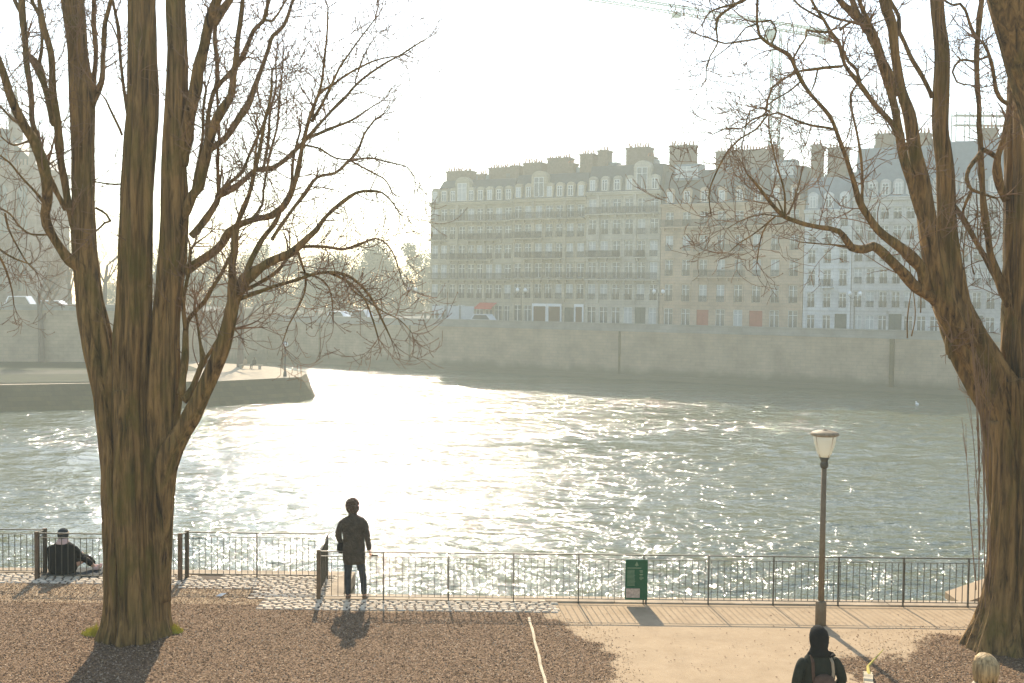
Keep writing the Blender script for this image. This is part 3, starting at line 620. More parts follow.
def church():
    D = 170; x0 = P(-70, 250, D).x; x1 = P(33, 250, D).x; W_ = x1 - x0
    T = empty('stone_church', (x0, D, UZ - .8), 0, 'tall old stone church front with buttresses and pinnacles at the left edge', 'church')
    Hh = 22.5; q = MB(); n = 5; cw = W_ / n
    q.box(0, W_, .3, 14, 0, Hh - 2.2); q.box(0, W_, .0, .298, 0, 2.0); q.box(-.1, W_ + .1, -.1, .29, 9.5, 10.1); q.box(-.15, W_ + .15, -.3, 14.2, Hh - 2.19, Hh - 1.5)
    for k in range(26): q.box(k * W_ / 26, k * W_ / 26 + .3, -.1, .1, Hh - 1.49, Hh - .6)
    q.build('wall', M['church'], T)
    for k in range(n + 1):
        q = MB(); x = k * cw; q.box(x - .45, x + .45, -1.4, .29, 0, 8); q.box(x - .4, x + .4, -.9, .28, 8.003, 17); q.box(x - .35, x + .35, -.5, .27, 17.003, Hh); q.build('buttress', M['church'], T)
        q = MB(); q.lathe([(.4, 0), (.42, 1.2), (.5, 1.25), (.3, 1.6), (.05, 4.2)], (x, -.1, Hh + .003), 4); q.build('pinnacle', M['church'], T)
    for k in range(n):
        for z0, z1 in ((2.5, 8.3), (11, 18.2)):
            x = (k + .5) * cw; hw = .85; arc = [(x + hw * cos(pi * j / 6) * (1 if j in (0, 6) else .9), z1 - 1.3 + 1.3 * sin(pi * j / 6)) for j in range(7)]
            q = MB(); q.prismx([(x - hw, z0), (x + hw, z0)] + arc, .18, .295); f = q.build('window', M['glass'], T)
            q = MB(); q.box(x - .06, x + .06, .05, .17, z0, z1 - .1); q.box(x - hw, x + hw, .06, .17, z0 + 2.4, z0 + 2.52); q.build('tracery', M['church'], f)
    q = MB(); q.prismx([(0, Hh - 1.4), (W_, Hh - 1.4), (W_ * .6, Hh + 4.5), (W_ * .3, Hh + 4.5)], 2, 13); q.build('roof', M['slate'], T)
    q = MB(); q.lathe([(1.1, 0), (1.1, 3.0), (1.3, 3.1), (.8, 3.6), (.1, 8)], (W_ * .67, 6, Hh + 3), 8); q.build('spire', M['church'], T)
church()
q = MB()

# ------------------------------------------------------------------ traced trees
def fluted(k, ph, amp=.1):
    def f(th, p, r):
        return 1 + 1.5 * amp * sin(k * th + ph + p.z * .25) * min(1, r * 5) + .06 * sin(13 * th + ph + 2 * noise.noise(V((p.z * .8, ph, 0)))) * min(1, r * 4) + .16 * noise.noise(V((cos(th) * 1.6, sin(th) * 1.6, p.z * .55 + ph))) + .07 * noise.noise(V((cos(th) * 5, sin(th) * 5, p.z * 2.5 + ph)))
    return f
class Tree:
    def __init__(s, D): s.D = D; s.samples = []; s.limbs = []; s.trunk = MB(); s.br = MB(); s.tw = MB()
    def near(s, x, y):
        best = min(s.samples, key=lambda q: (q[0] - x) ** 2 + (q[1] - y) ** 2); return best[2] if (best[0] - x) ** 2 + (best[1] - y) ** 2 < 45 ** 2 else 0
    def limb(s, pts, drift=0.0, start=None, trunk=False, sides=None, noz=False, rooted=False):
        if start is None: start = s.near(pts[0][0], pts[0][1]) if s.samples else 0
        L = sum(math.hypot(pts[i + 1][0] - pts[i][0], pts[i + 1][1] - pts[i][1]) for i in range(len(pts) - 1)); acc = 0; P3 = []
        for i, p in enumerate(pts):
            if i: acc += math.hypot(p[0] - pts[i - 1][0], p[1] - pts[i - 1][1])
            off = start + drift * (acc / L); D = s.D + off; q = P(p[0], p[1], D)
            P3.append((q.x, q.y, q.z, p[2] * (.91 if trunk else .88 if p[2] > 4 else .95) / 2 / F * D))
            s.samples.append((p[0], p[1], off))
            if i:
                a = pts[i - 1]; so = start + drift * ((acc - math.hypot(p[0] - a[0], p[1] - a[1])) / L)
                for k in (1, 2, 3): s.samples.append((a[0] + (p[0] - a[0]) * k / 4, a[1] + (p[1] - a[1]) * k / 4, so + (off - so) * k / 4))
        sm = catmull(P3, .10 if trunk else .09)
        ph = rnd() * 9
        if not trunk:
            out = []
            for i, (p, r) in enumerate(sm):
                a = min(.035, .6 * r + .006)
                p2 = p + V((noise.noise(V((p.z * 2.1, p.x * 1.7, ph))), noise.noise(V((ph, p.z * 2, p.x))), noise.noise(V((p.x * 2, ph, p.z * 2))))) * a * (0 if i == 0 else 1)
                kn = 1 + max(0, noise.noise(V((p.z * 3.5, p.x * 3.5, ph * 2)))) * .5
                out.append((p2, max(.0035, r * kn)))
            sm = out
        sides = sides or (56 if trunk else (10 if sm[0][1] > .05 else 6))
        (s.trunk if trunk else s.br).tube([q[0] for q in sm], [q[1] for q in sm], sides, fl=fluted(5, ph, .09) if trunk else (fluted(3, ph, .05) if sm[0][1] > .04 else None))
        s.limbs.append((sm, trunk)); return sm
    def twig(s, p, d, L, r, lev, curl):
        n = max(3, int(L / .09)); st = L / n; pts = [p]; rr = [r]; c = V((U(-1, 1), U(-1, 1), U(-1, 1))) * curl
        for i in range(n):
            c += V((U(-1, 1), U(-1, 1), U(-1, 1))) * curl * .9; c *= .8
            d = (d + c * st * 3.2 + V((0, 0, .22 * st * (5 if lev < 2 else 8)))).normalized(); p = p + d * st; pts.append(p); rr.append(max(.0042, r * (1 - .7 * (i + 1) / n)))
        s.tw.tube(pts, rr, 3, cap=False)
        if lev >= 2 or L < .3:
            if rnd() < .45: s.bud(pts[-1])
            return
        k = int(L / .16) + 1
        for j in range(k):
            i = random.randint(1, n); q = pts[i]; dd = (pts[i] - pts[i - 1]).normalized(); side = dd.cross(V((U(-1, 1), U(-1, 1), U(-1, 1)))).normalized()
            s.twig(q, (dd * U(.4, .9) + side * U(.5, 1)).normalized(), L * U(.25, .6), rr[i] * .75, lev + 1, curl)
    def bud(s, p):
        a = U(.006, .010); s.tw.add([(p.x + a, p.y, p.z), (p.x - a, p.y, p.z), (p.x, p.y + a, p.z), (p.x, p.y - a, p.z), (p.x, p.y, p.z + a * 1.3), (p.x, p.y, p.z - a * 1.3)], [(0, 2, 4), (2, 1, 4), (1, 3, 4), (3, 0, 4), (2, 0, 5), (1, 2, 5), (3, 1, 5), (0, 3, 5)])
    def sprout(s, dens=1.0, curl=1.0, Lm=1.0, zmin=1.5):
        for sm, trunk in s.limbs:
            n = len(sm)
            for i in range(2, n):
                p, r = sm[i]
                if p.z < zmin: continue
                pr = dens * (.05 if r > .12 else (.16 if r > .06 else (.38 if r > .03 else .6)))
                if rnd() > pr: continue
                d = (sm[min(i + 1, n - 1)][0] - sm[i - 1][0]).normalized(); side = d.cross(V((U(-1, 1), U(-1, 1), U(-1, 1)))).normalized()
                L = U(.25, 1.05) * Lm * (1.25 if r > .05 else 1)
                s.twig(p + side * r * .7, (d * U(.2, .8) + side).normalized(), L, min(.0105, max(.005, r * .45)), 0 if rnd() < .6 else 1, curl)
            p, r = sm[-1]
            if not trunk and p.z < 11:
                for k in range(3): d = (sm[-1][0] - sm[-3][0]).normalized(); s.twig(p, (d + V((U(-1, 1), U(-1, 1), U(-1, 1))) * .6).normalized(), U(.3, .8) * Lm, max(.004, r * .8), 0, curl)
    def build(s, loc, label):
        T = empty('bare_tree', loc, 0, label, 'tree', 'large bare trees framing the view')
        for nm, mb, m in (('trunk', s.trunk, M['bark']), ('branches', s.br, M['bark']), ('twigs', s.tw, M['twig'])):
            o = mb.build(nm, m, T, smooth=(nm != 'twigs')); o.location = -V(loc)
        return T

LT = Tree(17.6)
LT.limb([(138, 655, 64), (138, 640, 54), (138, 616, 44), (137, 563, 40), (135, 510, 40), (134, 458, 40), (133, 400, 38), (133, 343, 36), (134, 300, 33), (137, 200, 31), (143, 100, 32), (143, 0, 27), (144, -90, 22)], 0, 0, True)
LT.limb([(116, 655, 50), (118, 640, 42), (121, 616, 36), (122, 563, 34), (120, 510, 34), (117, 458, 34), (109, 400, 32), (98, 343, 31), (90, 300, 26), (85, 250, 24), (84, 200, 23), (83, 150, 24), (81, 100, 25), (77, 50, 20), (72, 0, 24), (66, -80, 18)], .5, -.12, True)
LT.limb([(160, 655, 46), (157, 640, 40), (153, 616, 35), (152, 563, 34), (153, 510, 35), (158, 458, 35), (163, 400, 36), (165, 343, 30), (168, 300, 28), (172, 250, 29), (174, 200, 27), (173, 150, 25), (176, 100, 24), (177, 50, 20), (175, 0, 19), (174, -80, 15)], -.6, .26, True)
LT.limb([(128, 658, 40), (130, 615, 32), (129, 560, 28), (126, 500, 30), (126, 440, 26), (122, 390, 20)], .1, -.25, True)
LT.limb([(160, 600, 22), (164, 500, 22), (168, 460, 24), (182, 432, 19), (192, 415, 19), (203, 392, 17), (214, 368, 16), (223, 345, 16), (230, 318, 14), (234, 300, 13), (243, 282, 15)], -.5, .1, True, sides=16)
L = LT.limb
for pts, dr in (
  ([(243, 282, 13), (262, 268, 10), (293, 251, 9), (305, 240, 7), (316, 230, 6), (323, 220, 4.5), (339, 205, 3.5), (356, 192, 3), (370, 191, 2.5), (382, 193, 2), (393, 203, 1.5), (400, 214, 1.2)], -1.0),
  ([(300, 247, 4.5), (326, 246.7, 3.6), (344, 248.5, 3), (358, 245, 2.6), (375, 239, 2.2), (388, 246, 1.7), (397, 262, 1.3), (401, 278, 1)], .8),
  ([(238, 300, 5), (255, 294, 4.6), (270, 288, 4.4), (293, 280, 4), (328, 272, 3.6), (349, 276.6, 3.2), (368, 295, 2.8), (379, 314, 2.4), (386, 328, 2), (391, 339, 1.3)], -.8),
  ([(328, 272, 3), (345, 280, 2.6), (362, 296, 2.2), (372, 318, 1.8), (378, 338, 1.2)], .5),
  ([(300, 272, 2.5), (323, 281, 2), (331, 295, 1.6), (333, 308, 1.2)], .3),
  ([(298, 252, 3), (303, 266, 2.6), (306, 278, 2.4), (305, 292, 2.2), (296, 312, 1.8), (288, 327, 1.4), (283, 343, 1)], .4),
  ([(244, 290, 5), (262, 281, 4), (278, 270, 3.4), (288, 257, 3)], .5),
  ([(343, 275, 2), (352, 290, 1.8), (366, 300, 1.6), (384, 312, 1.3), (400, 320, 1), (412, 333, .8)], -.6),
  ([(232, 305, 12), (233, 280, 9), (232, 262, 8), (234, 245, 7), (238, 225, 5), (245, 205, 5), (255, 170, 4), (262, 135, 3.4), (270, 100, 2.5), (272, 70, 2)], -.6),
  ([(245, 278, 6), (252, 258, 5), (262, 240, 6), (275, 224, 5), (282, 205, 4), (290, 190, 3), (294, 160, 2.6), (300, 130, 2)], .9),
  ([(184, 272, 11), (196, 264, 10), (212, 254, 9.5), (222, 244, 9), (228, 233, 8), (241, 224, 7.5), (259, 219, 7), (271, 216, 6.5), (287, 202, 6), (295, 182, 5.5), (302, 148, 5), (309, 120, 4), (318, 95, 3.2), (322, 77, 2.6), (326, 44, 2.2), (328, 8, 1.6)], -1.3),
  ([(272, 240, 4), (287, 217, 3.4), (303, 196, 3.4), (317, 178, 3.2), (335, 173, 3), (347, 162, 2.8), (358, 150, 2.4), (364, 134, 2.2), (375, 120, 1.8)], 1.0),
  ([(347, 162, 2.4), (368, 158, 2.2), (389, 162, 1.8), (407, 167, 1.4), (414, 177, 1)], -.5),
  ([(350, 160, 2), (372, 172, 1.7), (386, 180, 1.4), (392, 192, 1)], .5),
  ([(302, 145, 3), (318, 148, 2), (335, 158, 1.8), (350, 160, 1.8)], .3),
  ([(192, 236, 9), (206, 219, 7.5), (216, 203, 7), (218, 197, 6)], .3),
  ([(216, 199, 7), (232, 191, 7), (247, 179, 6.5), (256, 170, 6), (270, 168, 6), (280, 162, 5.5), (302, 143, 5), (318, 126, 3.6), (331, 112, 3.2), (345, 97, 3), (356, 84, 2.7), (382, 65, 2.4), (402, 54, 1.9), (414, 46, 1.5), (430, 37, 1)], 1.2),
  ([(305, 139, 4), (331, 128, 3.4), (352, 120, 2.6), (370, 108, 1.6), (384, 100, 1.2)], .6),
  ([(312, 118, 2.6), (319, 94, 2.6), (331, 86, 2.4), (351, 72, 2.2), (375, 60, 1.8), (393, 56, 1.4)], .5),
  ([(312, 122, 3.2), (322, 105, 3), (331, 86, 2.6), (338, 70, 2.2), (351, 51, 1.8), (361, 37, 1.5), (375, 19, 1.1)], -.5),
  ([(355, 84, 1.6), (361, 62, 1.4), (370, 44, 1.2), (376, 36, .9)], .2),
  ([(218, 201, 4), (218, 170, 3.5), (218, 150, 3.2), (219, 120, 2.6), (216, 80, 2.2)], .3),
  ([(216, 197, 4), (232, 180, 3.6), (242, 171, 3.4), (252, 150, 2.8), (262, 128, 2.6), (270, 110, 2)], -.4),
  ([(178, 230, 10), (186, 210, 12), (192, 195, 11), (199, 188, 11), (206, 158, 11), (213, 130, 10), (223, 109, 10), (231, 95, 8), (235, 63, 7), (238, 36, 6), (243, 0, 5), (246, -40, 4)], -.9),
  ([(205, 160, 8), (210, 150, 6.5), (224, 139, 6.5), (240, 116, 7), (251, 99, 6.5), (259, 76, 5), (269, 48, 4.5), (273, 36, 4.2), (284, 26, 3.8), (293, 0, 3), (298, -20, 2.5)], .8),
  ([(182, 165, 13), (187, 130, 14), (193, 100, 13), (199, 66, 12), (206, 36, 12), (212, 11, 12), (219, -10, 10), (225, -50, 8)], -.8),
  ([(213, 25, 9), (222, 12, 8), (234, -6, 7), (244, -30, 5)], .3),
  ([(200, 180, 5), (204, 150, 5), (208, 120, 5), (212, 95, 5), (217, 79, 5), (215, 40, 4), (220, 5, 3)], .7),
  ([(213, 92, 4), (222, 81, 5), (233, 70, 5.5), (242, 57, 5.5), (254, 29, 5), (264, 20, 4.5), (268, 0, 4)], -.7),
  ([(264, 20, 3), (272, 22, 2.8), (278, 14, 2.4), (284, 2, 2)], .2),
  ([(190, 205, 4), (196, 175, 3.5), (202, 140, 3.2), (203, 110, 3), (206, 90, 2.6)], .5),
  ([(233, 235, 3.5), (241, 210, 3), (250, 190, 2.6), (255, 160, 2.4), (258, 130, 2)], -.9),
  ([(250, 222, 3), (262, 205, 3), (263, 190, 2.6), (268, 165, 2.4), (276, 130, 2.2), (280, 95, 1.8), (283, 60, 1.4)], .6),
  ([(262, 172, 3), (268, 140, 2.6), (270, 115, 2.4), (275, 90, 2), (276, 60, 1.6)], .5),
  ([(183, 400, 9), (192, 388, 6.5), (200, 368, 6), (203, 362, 8), (201, 345, 3), (197, 322, 2.4), (194, 305, 2)], .4),
  ([(203, 363, 4), (211, 350, 3.4), (219, 338, 3), (228, 330, 4)], -.2),
  ([(181, 395, 8), (184, 375, 7), (186, 355, 7), (186, 330, 6), (190, 318, 5), (205, 303, 4.5), (212, 290, 4), (226, 265, 3.5), (232, 252, 3)], .6),
  ([(186, 330, 5), (184, 300, 4.5), (188, 275, 4), (190, 250, 3.5)], -.4),
  # left side
  ([(92, 285, 14), (82, 269, 12), (66, 255, 11), (54, 239, 10), (48, 225, 12), (46, 214, 11), (48, 198, 12), (45, 170, 12), (34, 142, 11), (23, 125, 10), (12, 100, 9.5), (4, 73, 8), (-4, 50, 7), (-14, 20, 5)], -1.4),
  ([(46, 178, 9), (42, 158, 7), (37, 137, 6.5), (32, 114, 6), (31, 100, 6), (28, 73, 7), (25, 36, 7), (22, 14, 8), (22, -10, 6)], .5),
  ([(22, 16, 5), (14, 0, 4.5), (8, -20, 4)], .2),
  ([(76, 232, 9), (72, 215, 8), (67, 195, 8.5), (62, 160, 8), (57, 130, 9), (54, 100, 8), (51, 70, 7), (49, 44, 7), (43, 22, 8), (39, 0, 4), (38, -30, 3)], -.6),
  ([(55, 125, 7), (50, 104, 7), (44, 85, 7), (38, 68, 9), (34, 62, 8), (28, 54, 5)], .2),
  ([(39, 66, 4.5), (42, 50, 3.5), (42, 30, 3), (41, 18, 5), (33, 3, 4), (31, -10, 3)], .1),
  ([(66, 210, 6), (58, 195, 5), (52, 182, 6), (47, 172, 6)], -.2),
  ([(88, 120, 9), (91, 100, 8), (94, 92, 6), (95, 66, 5.5), (95, 29, 5), (94, 0, 5), (93, -30, 4)], .6),
  ([(92, 108, 6), (99, 88, 6), (103, 73, 6), (104, 29, 5.5), (108, 10, 5), (113, -8, 4)], -.5),
  ([(128, 118, 3.5), (124, 94, 3.5), (121, 58, 3.2), (118, 29, 3), (113, 0, 2.6)], .5),
  ([(118, 40, 1.8), (112, 25, 1.6), (106, 18, 1.5)], .1),
  ([(122, 135, 2.2), (113, 115, 2), (105, 98, 1.6), (98, 90, 1)], -.5),
  ([(122, 184, 2.2), (110, 184, 1.8), (97, 182, 1.6)], .2),
  ([(96, 208, 2.6), (106, 214, 2.4), (110, 221, 2.6), (104, 223, 2.4), (97, 230, 2)], -.3),
  ([(22, 124, 3), (14, 120, 2.6), (2, 108, 2.2), (-8, 100, 1.8)], .5),
  ([(46, 205, 3), (36, 192, 2.4), (22, 178, 2.2), (8, 162, 2), (-6, 152, 1.6)], -.8),
  ([(30, 140, 2), (14, 145, 1.8), (0, 136, 1.5)], .6),
  ([(50, 235, 2.4), (32, 234, 2.2), (20, 226, 2), (10, 214, 2), (-6, 206, 2)], .8),
  ([(5, 213, 2), (8, 228, 1.8), (16, 245, 1.6), (26, 262, 1.6), (36, 272, 1.2)], .2),
  ([(-8, 240, 2.5), (4, 252, 2.2), (18, 260, 1.8), (30, 264, 1.4)], -.4),
  ([(-6, 246, 2.5), (3, 262, 2.2), (8, 275, 2), (12, 290, 1.5), (14, 305, 1)], .3),
): L(pts, dr)
LT.sprout(1.3, .5, .95, 4.2)
lt_base = G(138, 640); LT.build((lt_base.x, 17.6, 0), 'large bare tree at left with several upright stems rising from one fluted mossy trunk')

RTt = Tree(17.7)
RTt.limb([(1006, 662, 98), (1008, 646, 84), (1011, 625, 70), (1014, 602, 62), (1016, 560, 54), (1017, 524, 52), (1014, 468, 52), (1006, 412, 50), (991, 384, 48), (975, 356, 44), (962, 328, 40), (954, 300, 32), (950, 260, 24), (948, 225, 20), (946, 170, 18), (941, 130, 16), (941, 95, 17), (942, 52, 15), (939, 25, 13), (937, 0, 13), (936, -60, 11)], .2, 0, True)
RTt.limb([(1048, 662, 80), (1044, 640, 70), (1040, 600, 58), (1038, 552, 52), (1036, 468, 48), (1032, 412, 46), (1024, 360, 42), (1024, 300, 38), (1026, 200, 38), (1028, 100, 38), (1030, 0, 36), (1032, -60, 34)], .3, .1, True)
RTt.limb([(985, 662, 44), (990, 640, 38), (998, 610, 34), (1003, 570, 30), (1006, 520, 28), (1006, 460, 26), (1000, 420, 22)], .1, -.25, True)
RTt.limb([(1026, 664, 44), (1024, 625, 36), (1022, 570, 32), (1024, 500, 32), (1022, 430, 30), (1012, 380, 24)], .1, -.25, True)
RTt.limb([(968, 345, 34), (950, 312, 30), (940, 285, 25), (932, 250, 21), (926, 215, 19), (921, 180, 17), (914, 150, 14), (909, 115, 13), (901, 90, 10), (895, 55, 9), (892, 26, 10.5), (884, 0, 11), (880, -50, 9)], -.6, 0, True, sides=18)
RTt.limb([(1064, 640, 60), (1066, 500, 54), (1064, 300, 54), (1058, 180, 52), (1046, 110, 52), (1030, 55, 52), (1012, 0, 50), (992, -60, 46)], -1.5, -.7, True, sides=24)
L = RTt.limb
for pts, dr in (
  ([(926, 222, 12), (914, 190, 12), (905, 160, 10), (899, 135, 9), (896, 112, 8.5), (890, 90, 8.5), (880, 62, 9), (872, 36, 9.5), (860, 20, 9), (848, 10, 8), (838, 0, 6), (825, -20, 5)], -.6),
  ([(862, 20, 6), (856, 6, 5.5), (850, -10, 5)], .3), ([(876, 36, 5), (864, 12, 5), (856, -6, 4)], -.3),
  ([(896, 95, 8), (888, 72, 7), (877, 52, 7), (868, 34, 5)], .2),
  ([(932, 98, 5), (922, 78, 5), (912, 60, 5), (904, 42, 4.5), (899, 32, 4.5), (899, 18, 4.5), (893, 6, 4), (886, -8, 3.5)], .4),
  ([(936, 300, 14), (925, 293, 13), (915, 286, 12.5), (897, 267, 11), (885, 255, 10.5), (873, 246, 10), (864, 249, 10), (851, 248, 9), (845, 240, 8), (838, 232, 6), (829, 229, 5), (806, 225, 5), (795, 221, 4.6), (785, 216, 4.8), (775, 207, 4), (764, 194, 3.2), (754, 182, 2.4), (747, 174, 1.8)], -1.8),
  ([(785, 215, 2.4), (785, 194, 2.2), (778, 168, 2), (773, 149, 1.7), (769, 128, 1.4)], -.5),
  ([(786, 216, 2.4), (776, 216, 2), (768, 223, 1.8), (752, 235, 1.5), (738, 244, 1.2), (730, 252, 1)], -.4),
  ([(770, 220, 1.8), (763, 232, 1.5), (759, 247, 1.2), (757, 262, 1)], .3),
  ([(788, 214, 2), (794, 200, 1.8), (800, 180, 1.5), (804, 160, 1)], .5), ([(783, 213, 2), (778, 200, 1.6), (770, 196, 1.3), (758, 192, 1)], .2),
  ([(785, 217, 1.8), (764, 214, 1.5), (748, 218, 1.3), (738, 222, 1), (728, 228, .8)], .4),
  ([(848, 247, 3), (835, 245, 2), (822, 244, 1.6), (800, 242, 1.3)], .3),
  ([(925, 290, 14), (922, 270, 13), (910, 256, 11.5), (897, 246, 10.5), (878, 230, 9), (867, 214, 7.5), (860, 200, 7), (853, 178, 5.5), (844, 152, 4.8), (838, 136, 4.5), (829, 115, 4.4), (810, 93, 3.8), (801, 79, 3.6), (795, 68, 3.4), (789, 57, 4), (778, 50, 3.4), (768, 44, 3.2), (759, 35, 2.8), (757, 24, 2.6), (757, 0, 2), (760, -14, 2)], -1.6),
  ([(761, 38, 2.4), (750, 40, 2.2), (741, 41, 2), (724, 43, 1.8), (710, 38, 1.6), (699, 35, 1.2)], -.3),
  ([(757, 24, 2), (746, 28, 1.6), (736, 40, 1.4), (722, 52, 1.2), (710, 60, 1)], .3),
  ([(771, 45, 2), (776, 32, 1.6), (770, 20, 1.6), (757, 22, 1.4), (745, 20, 1.3)], .2),
  ([(742, 0, 3), (728, 10, 2.8), (718, 18, 3), (716, 30, 2), (717, 44, 1.6), (710, 56, 1.5), (706, 70, 1.3), (706, 80, 1)], -.6),
  ([(757, -10, 4), (742, 2, 3.4), (726, 6, 2.5), (710, 12, 1.8), (703, 24, 1.4)], -.4),
  ([(833, 129, 2.8), (812, 126, 2.6), (792, 119, 2.3), (778, 113, 2.2), (768, 115, 2), (756, 129, 1.9), (741, 138, 1.8), (728, 150, 1.8), (722, 160, 1.7), (714, 176, 1.5), (709, 190, 1.3), (709, 204, 1.2), (711, 216, .9)], -.8),
  ([(768, 114, 2), (752, 120, 1.7), (743, 128, 1.5), (724, 129, 1.3), (713, 134, 1)], .3),
  ([(770, 112, 2), (762, 108, 1.7), (750, 112, 1.4), (746, 126, 1.2), (742, 145, 1)], -.3),
  ([(796, 71, 2.4), (785, 78, 2), (772, 88, 2), (768, 100, 1.8), (766, 112, 1.6)], .3), ([(800, 82, 2), (788, 92, 1.8), (774, 100, 1.6), (764, 108, 1.2)], -.3),
  ([(792, 60, 2), (800, 46, 1.9), (806, 38, 1.8), (807, 30, 2.5), (816, 32, 2.5), (828, 32, 3)], .2),
  ([(905, 150, 8), (896, 130, 6.5), (889, 119, 6), (876, 105, 5.4), (863, 88, 5), (854, 77, 4.6), (844, 65, 4.2), (841, 50, 4), (838, 42, 4), (831, 33, 3.8), (824, 20, 3.2), (816, 8, 2.8), (808, -8, 2.5)], -.7),
  ([(843, 66, 2.8), (830, 67, 2.6), (817, 69, 2.4), (796, 72, 2)], .2), ([(824, 20, 2.6), (810, 12, 2.4), (800, 6, 2.2), (792, -4, 2)], .2),
  ([(862, 88, 3), (856, 70, 3.6), (848, 62, 3.2), (843, 50, 2.8)], .4),
  ([(840, 30, 2.6), (852, 22, 2.6), (860, 24, 2.8)], .1), ([(812, 8, 2.4), (822, 12, 2), (835, 18, 2.4), (850, 22, 2.6)], .1),
  ([(862, 202, 4), (863, 190, 3), (861, 163, 2.8), (856, 128, 2.4), (852, 110, 2.6), (851, 95, 3), (857, 85, 2)], .6),
  ([(818, 70, 1.5), (815, 82, 1.3), (811, 92, 1)], .2),
  ([(1010, 305, 14), (1003, 292, 13), (998, 275, 10), (992, 254, 8), (988, 230, 7), (984, 200, 6.5), (981, 160, 6), (979, 120, 5.5), (977, 80, 5.5), (977, 50, 6), (978, 30, 5.5), (982, 0, 5), (985, -30, 4)], -.5),
  ([(976, 38, 4), (970, 24, 3.4), (965, 10, 3), (960, 4, 2.8), (952, 5, 2.2), (946, 1, 1.8)], -.3),
  ([(1002, 290, 8), (994, 275, 6.5), (986, 259, 6), (974, 238, 5.4), (963, 220, 5), (955, 206, 3)], .4),
  ([(1006, 200, 9), (1000, 186, 8), (997, 170, 8), (998, 155, 7), (1003, 140, 6), (1006, 120, 5)], -.4),
  ([(998, 158, 6), (990, 153, 5.5), (983, 150, 4.5), (977, 158, 4.2), (969, 168, 4.4), (966, 180, 4.6), (971, 190, 4), (982, 194, 2.8), (996, 198, 2)], -.6),
  ([(971, 192, 3), (966, 202, 2.6), (963, 212, 2)], .2),
  ([(1008, 104, 5), (1002, 100, 4.6), (996, 90, 4), (993, 70, 3.6), (988, 52, 3.4), (984, 44, 3)], -.4),
  ([(988, 56, 2.6), (976, 61, 2.4), (960, 60, 2.4), (953, 72, 2.2), (957, 82, 2), (963, 84, 2), (971, 85, 1.5)], -.4),
  ([(948, 330, 6), (946, 345, 6), (949, 358, 5), (950, 343, 3)], -.1),
): L(pts, dr)
RTt.sprout(1.5, .75, .9, 3.6)
# upright suckers beside the trunk
for k in range(13):
    x = U(976, 992); y0 = U(470, 610); ln = U(110, 230); dx = U(-16, 2); off = U(-.45, -.1); c1_ = U(-3, 3)
    pts = [P(x + dx * t * t + c1_ * sin(t * 4), y0 - ln * t, 17.7 + off - .3 * t) for t in [i / 12 for i in range(13)]]
    RTt.tw.tube(pts, [.0095 - .0055 * i / 12 for i in range(13)], 4)
    for j in range(3): i = random.randint(4, 11); RTt.twig(pts[i], V((U(-.4, .2), U(-.2, .2), 1)).normalized(), U(.3, .7), .005, 2, .4)
for k in range(14):   # hanging epicormic shoots on the limbs
    x = U(905, 1020); y0 = U(250, 360); RTt.limb([(x, y0, 1.3), (x + U(-4, 4), y0 - U(15, 30), 1.1), (x + U(-9, 9), y0 - U(45, 80), .7)], U(-.4, .4))
rt_base = G(1010, 646); RTt.build((rt_base.x, 17.7, 0), 'large bare tree at right with a flared base, its limb reaching left across the facades')
# moss tufts
def moss(px, py, w_, lab):
    c = G(px, py); q = MB()
    for i in range(800):
        a = rnd() * 6.28; r = sqrt(rnd()) * w_; x = c.x + cos(a) * r; y = c.y + sin(a) * r * .8; h = U(.03, .12) * (1.3 - r / w_) * (1 + noise.noise(V((x * 9, y * 9, 0)))); l = U(-.03, .03); m = U(-.03, .03)
        q.add([(x - .006, y, 0), (x + .006, y, 0), (x + l, y + m, h + .02)], [(0, 1, 2)])
    q.build('moss_patch', M['moss'], kind='stuff', label=lab, cat='moss')
moss(96, 634, .22, 'yellow green moss on the ground left of the multi stemmed trunk'); moss(172, 632, .17, 'yellow green moss at the right foot of the multi stemmed trunk')

# ------------------------------------------------------------------ background trees
def grow(h, seed, dens=1.0):
    random.seed(seed); tr = MB(); tw = MB()
    def br(p, d, L, r, lev):
        n = 5; pts = [p]; rr = [r]
        for i in range(n):
            d = (d + V((U(-1, 1), U(-1, 1), U(-.6, .9))) * (.16 if lev else .05)).normalized(); p = p + d * L / n; pts.append(p); rr.append(r * (1 - .5 * (i + 1) / n))
        (tr if lev < 2 else tw).tube(pts, rr, 7 if lev < 2 else 3, cap=False)
        if lev >= 5: return
        k = (5, 4, 4, 4, 4)[lev] if lev < 5 else 0
        for j in range(int(k * dens + .5)):
            i = random.randint(2, n) if lev else random.randint(2, n); q = pts[i]; side = d.cross(V((U(-1, 1), U(-1, 1), U(-1, 1)))).normalized()
            br(q, (d * U(.5, 1) + side * U(.4, .9) + V((0, 0, .25))).normalized(), L * U(.5, .8), rr[i] * U(.5, .75), lev + 1)
    br(V((0, 0, 0)), V((0, 0, 1)), h * .38, h * .022, 0)
    return tr, tw
bare = []
for k in range(3):
    tr, tw = grow(16, 40 + k, 1.0); T = empty('leafless_tree', (0, 0, 0)); tr.build('trunk', M['bark_far'], T); tw.build('crown', M['twig'], T); bare.append(T)
used = set()
def put_tree(k, loc, sc_, rz, lab, grp):
    T = bare[k] if k not in used else copy_tree(bare[k]); used.add(k)
    T.location = loc; T.scale = (sc_,) * 3; T.rotation_euler = (0, 0, rz); tag(T, lab, 'tree', grp)
g1 = 'leafless trees on the left bank'
p = G(42, 362.5, DZ); put_tree(0, p, 1.25, .3, 'straight grey leafless tree against the embankment wall at the far left', g1)
p = G(240, 367, DZ); put_tree(1, p, 1.15, 1.2, 'leafless tree with reddish twigs on the sunny point, beside the seated pair', g1)
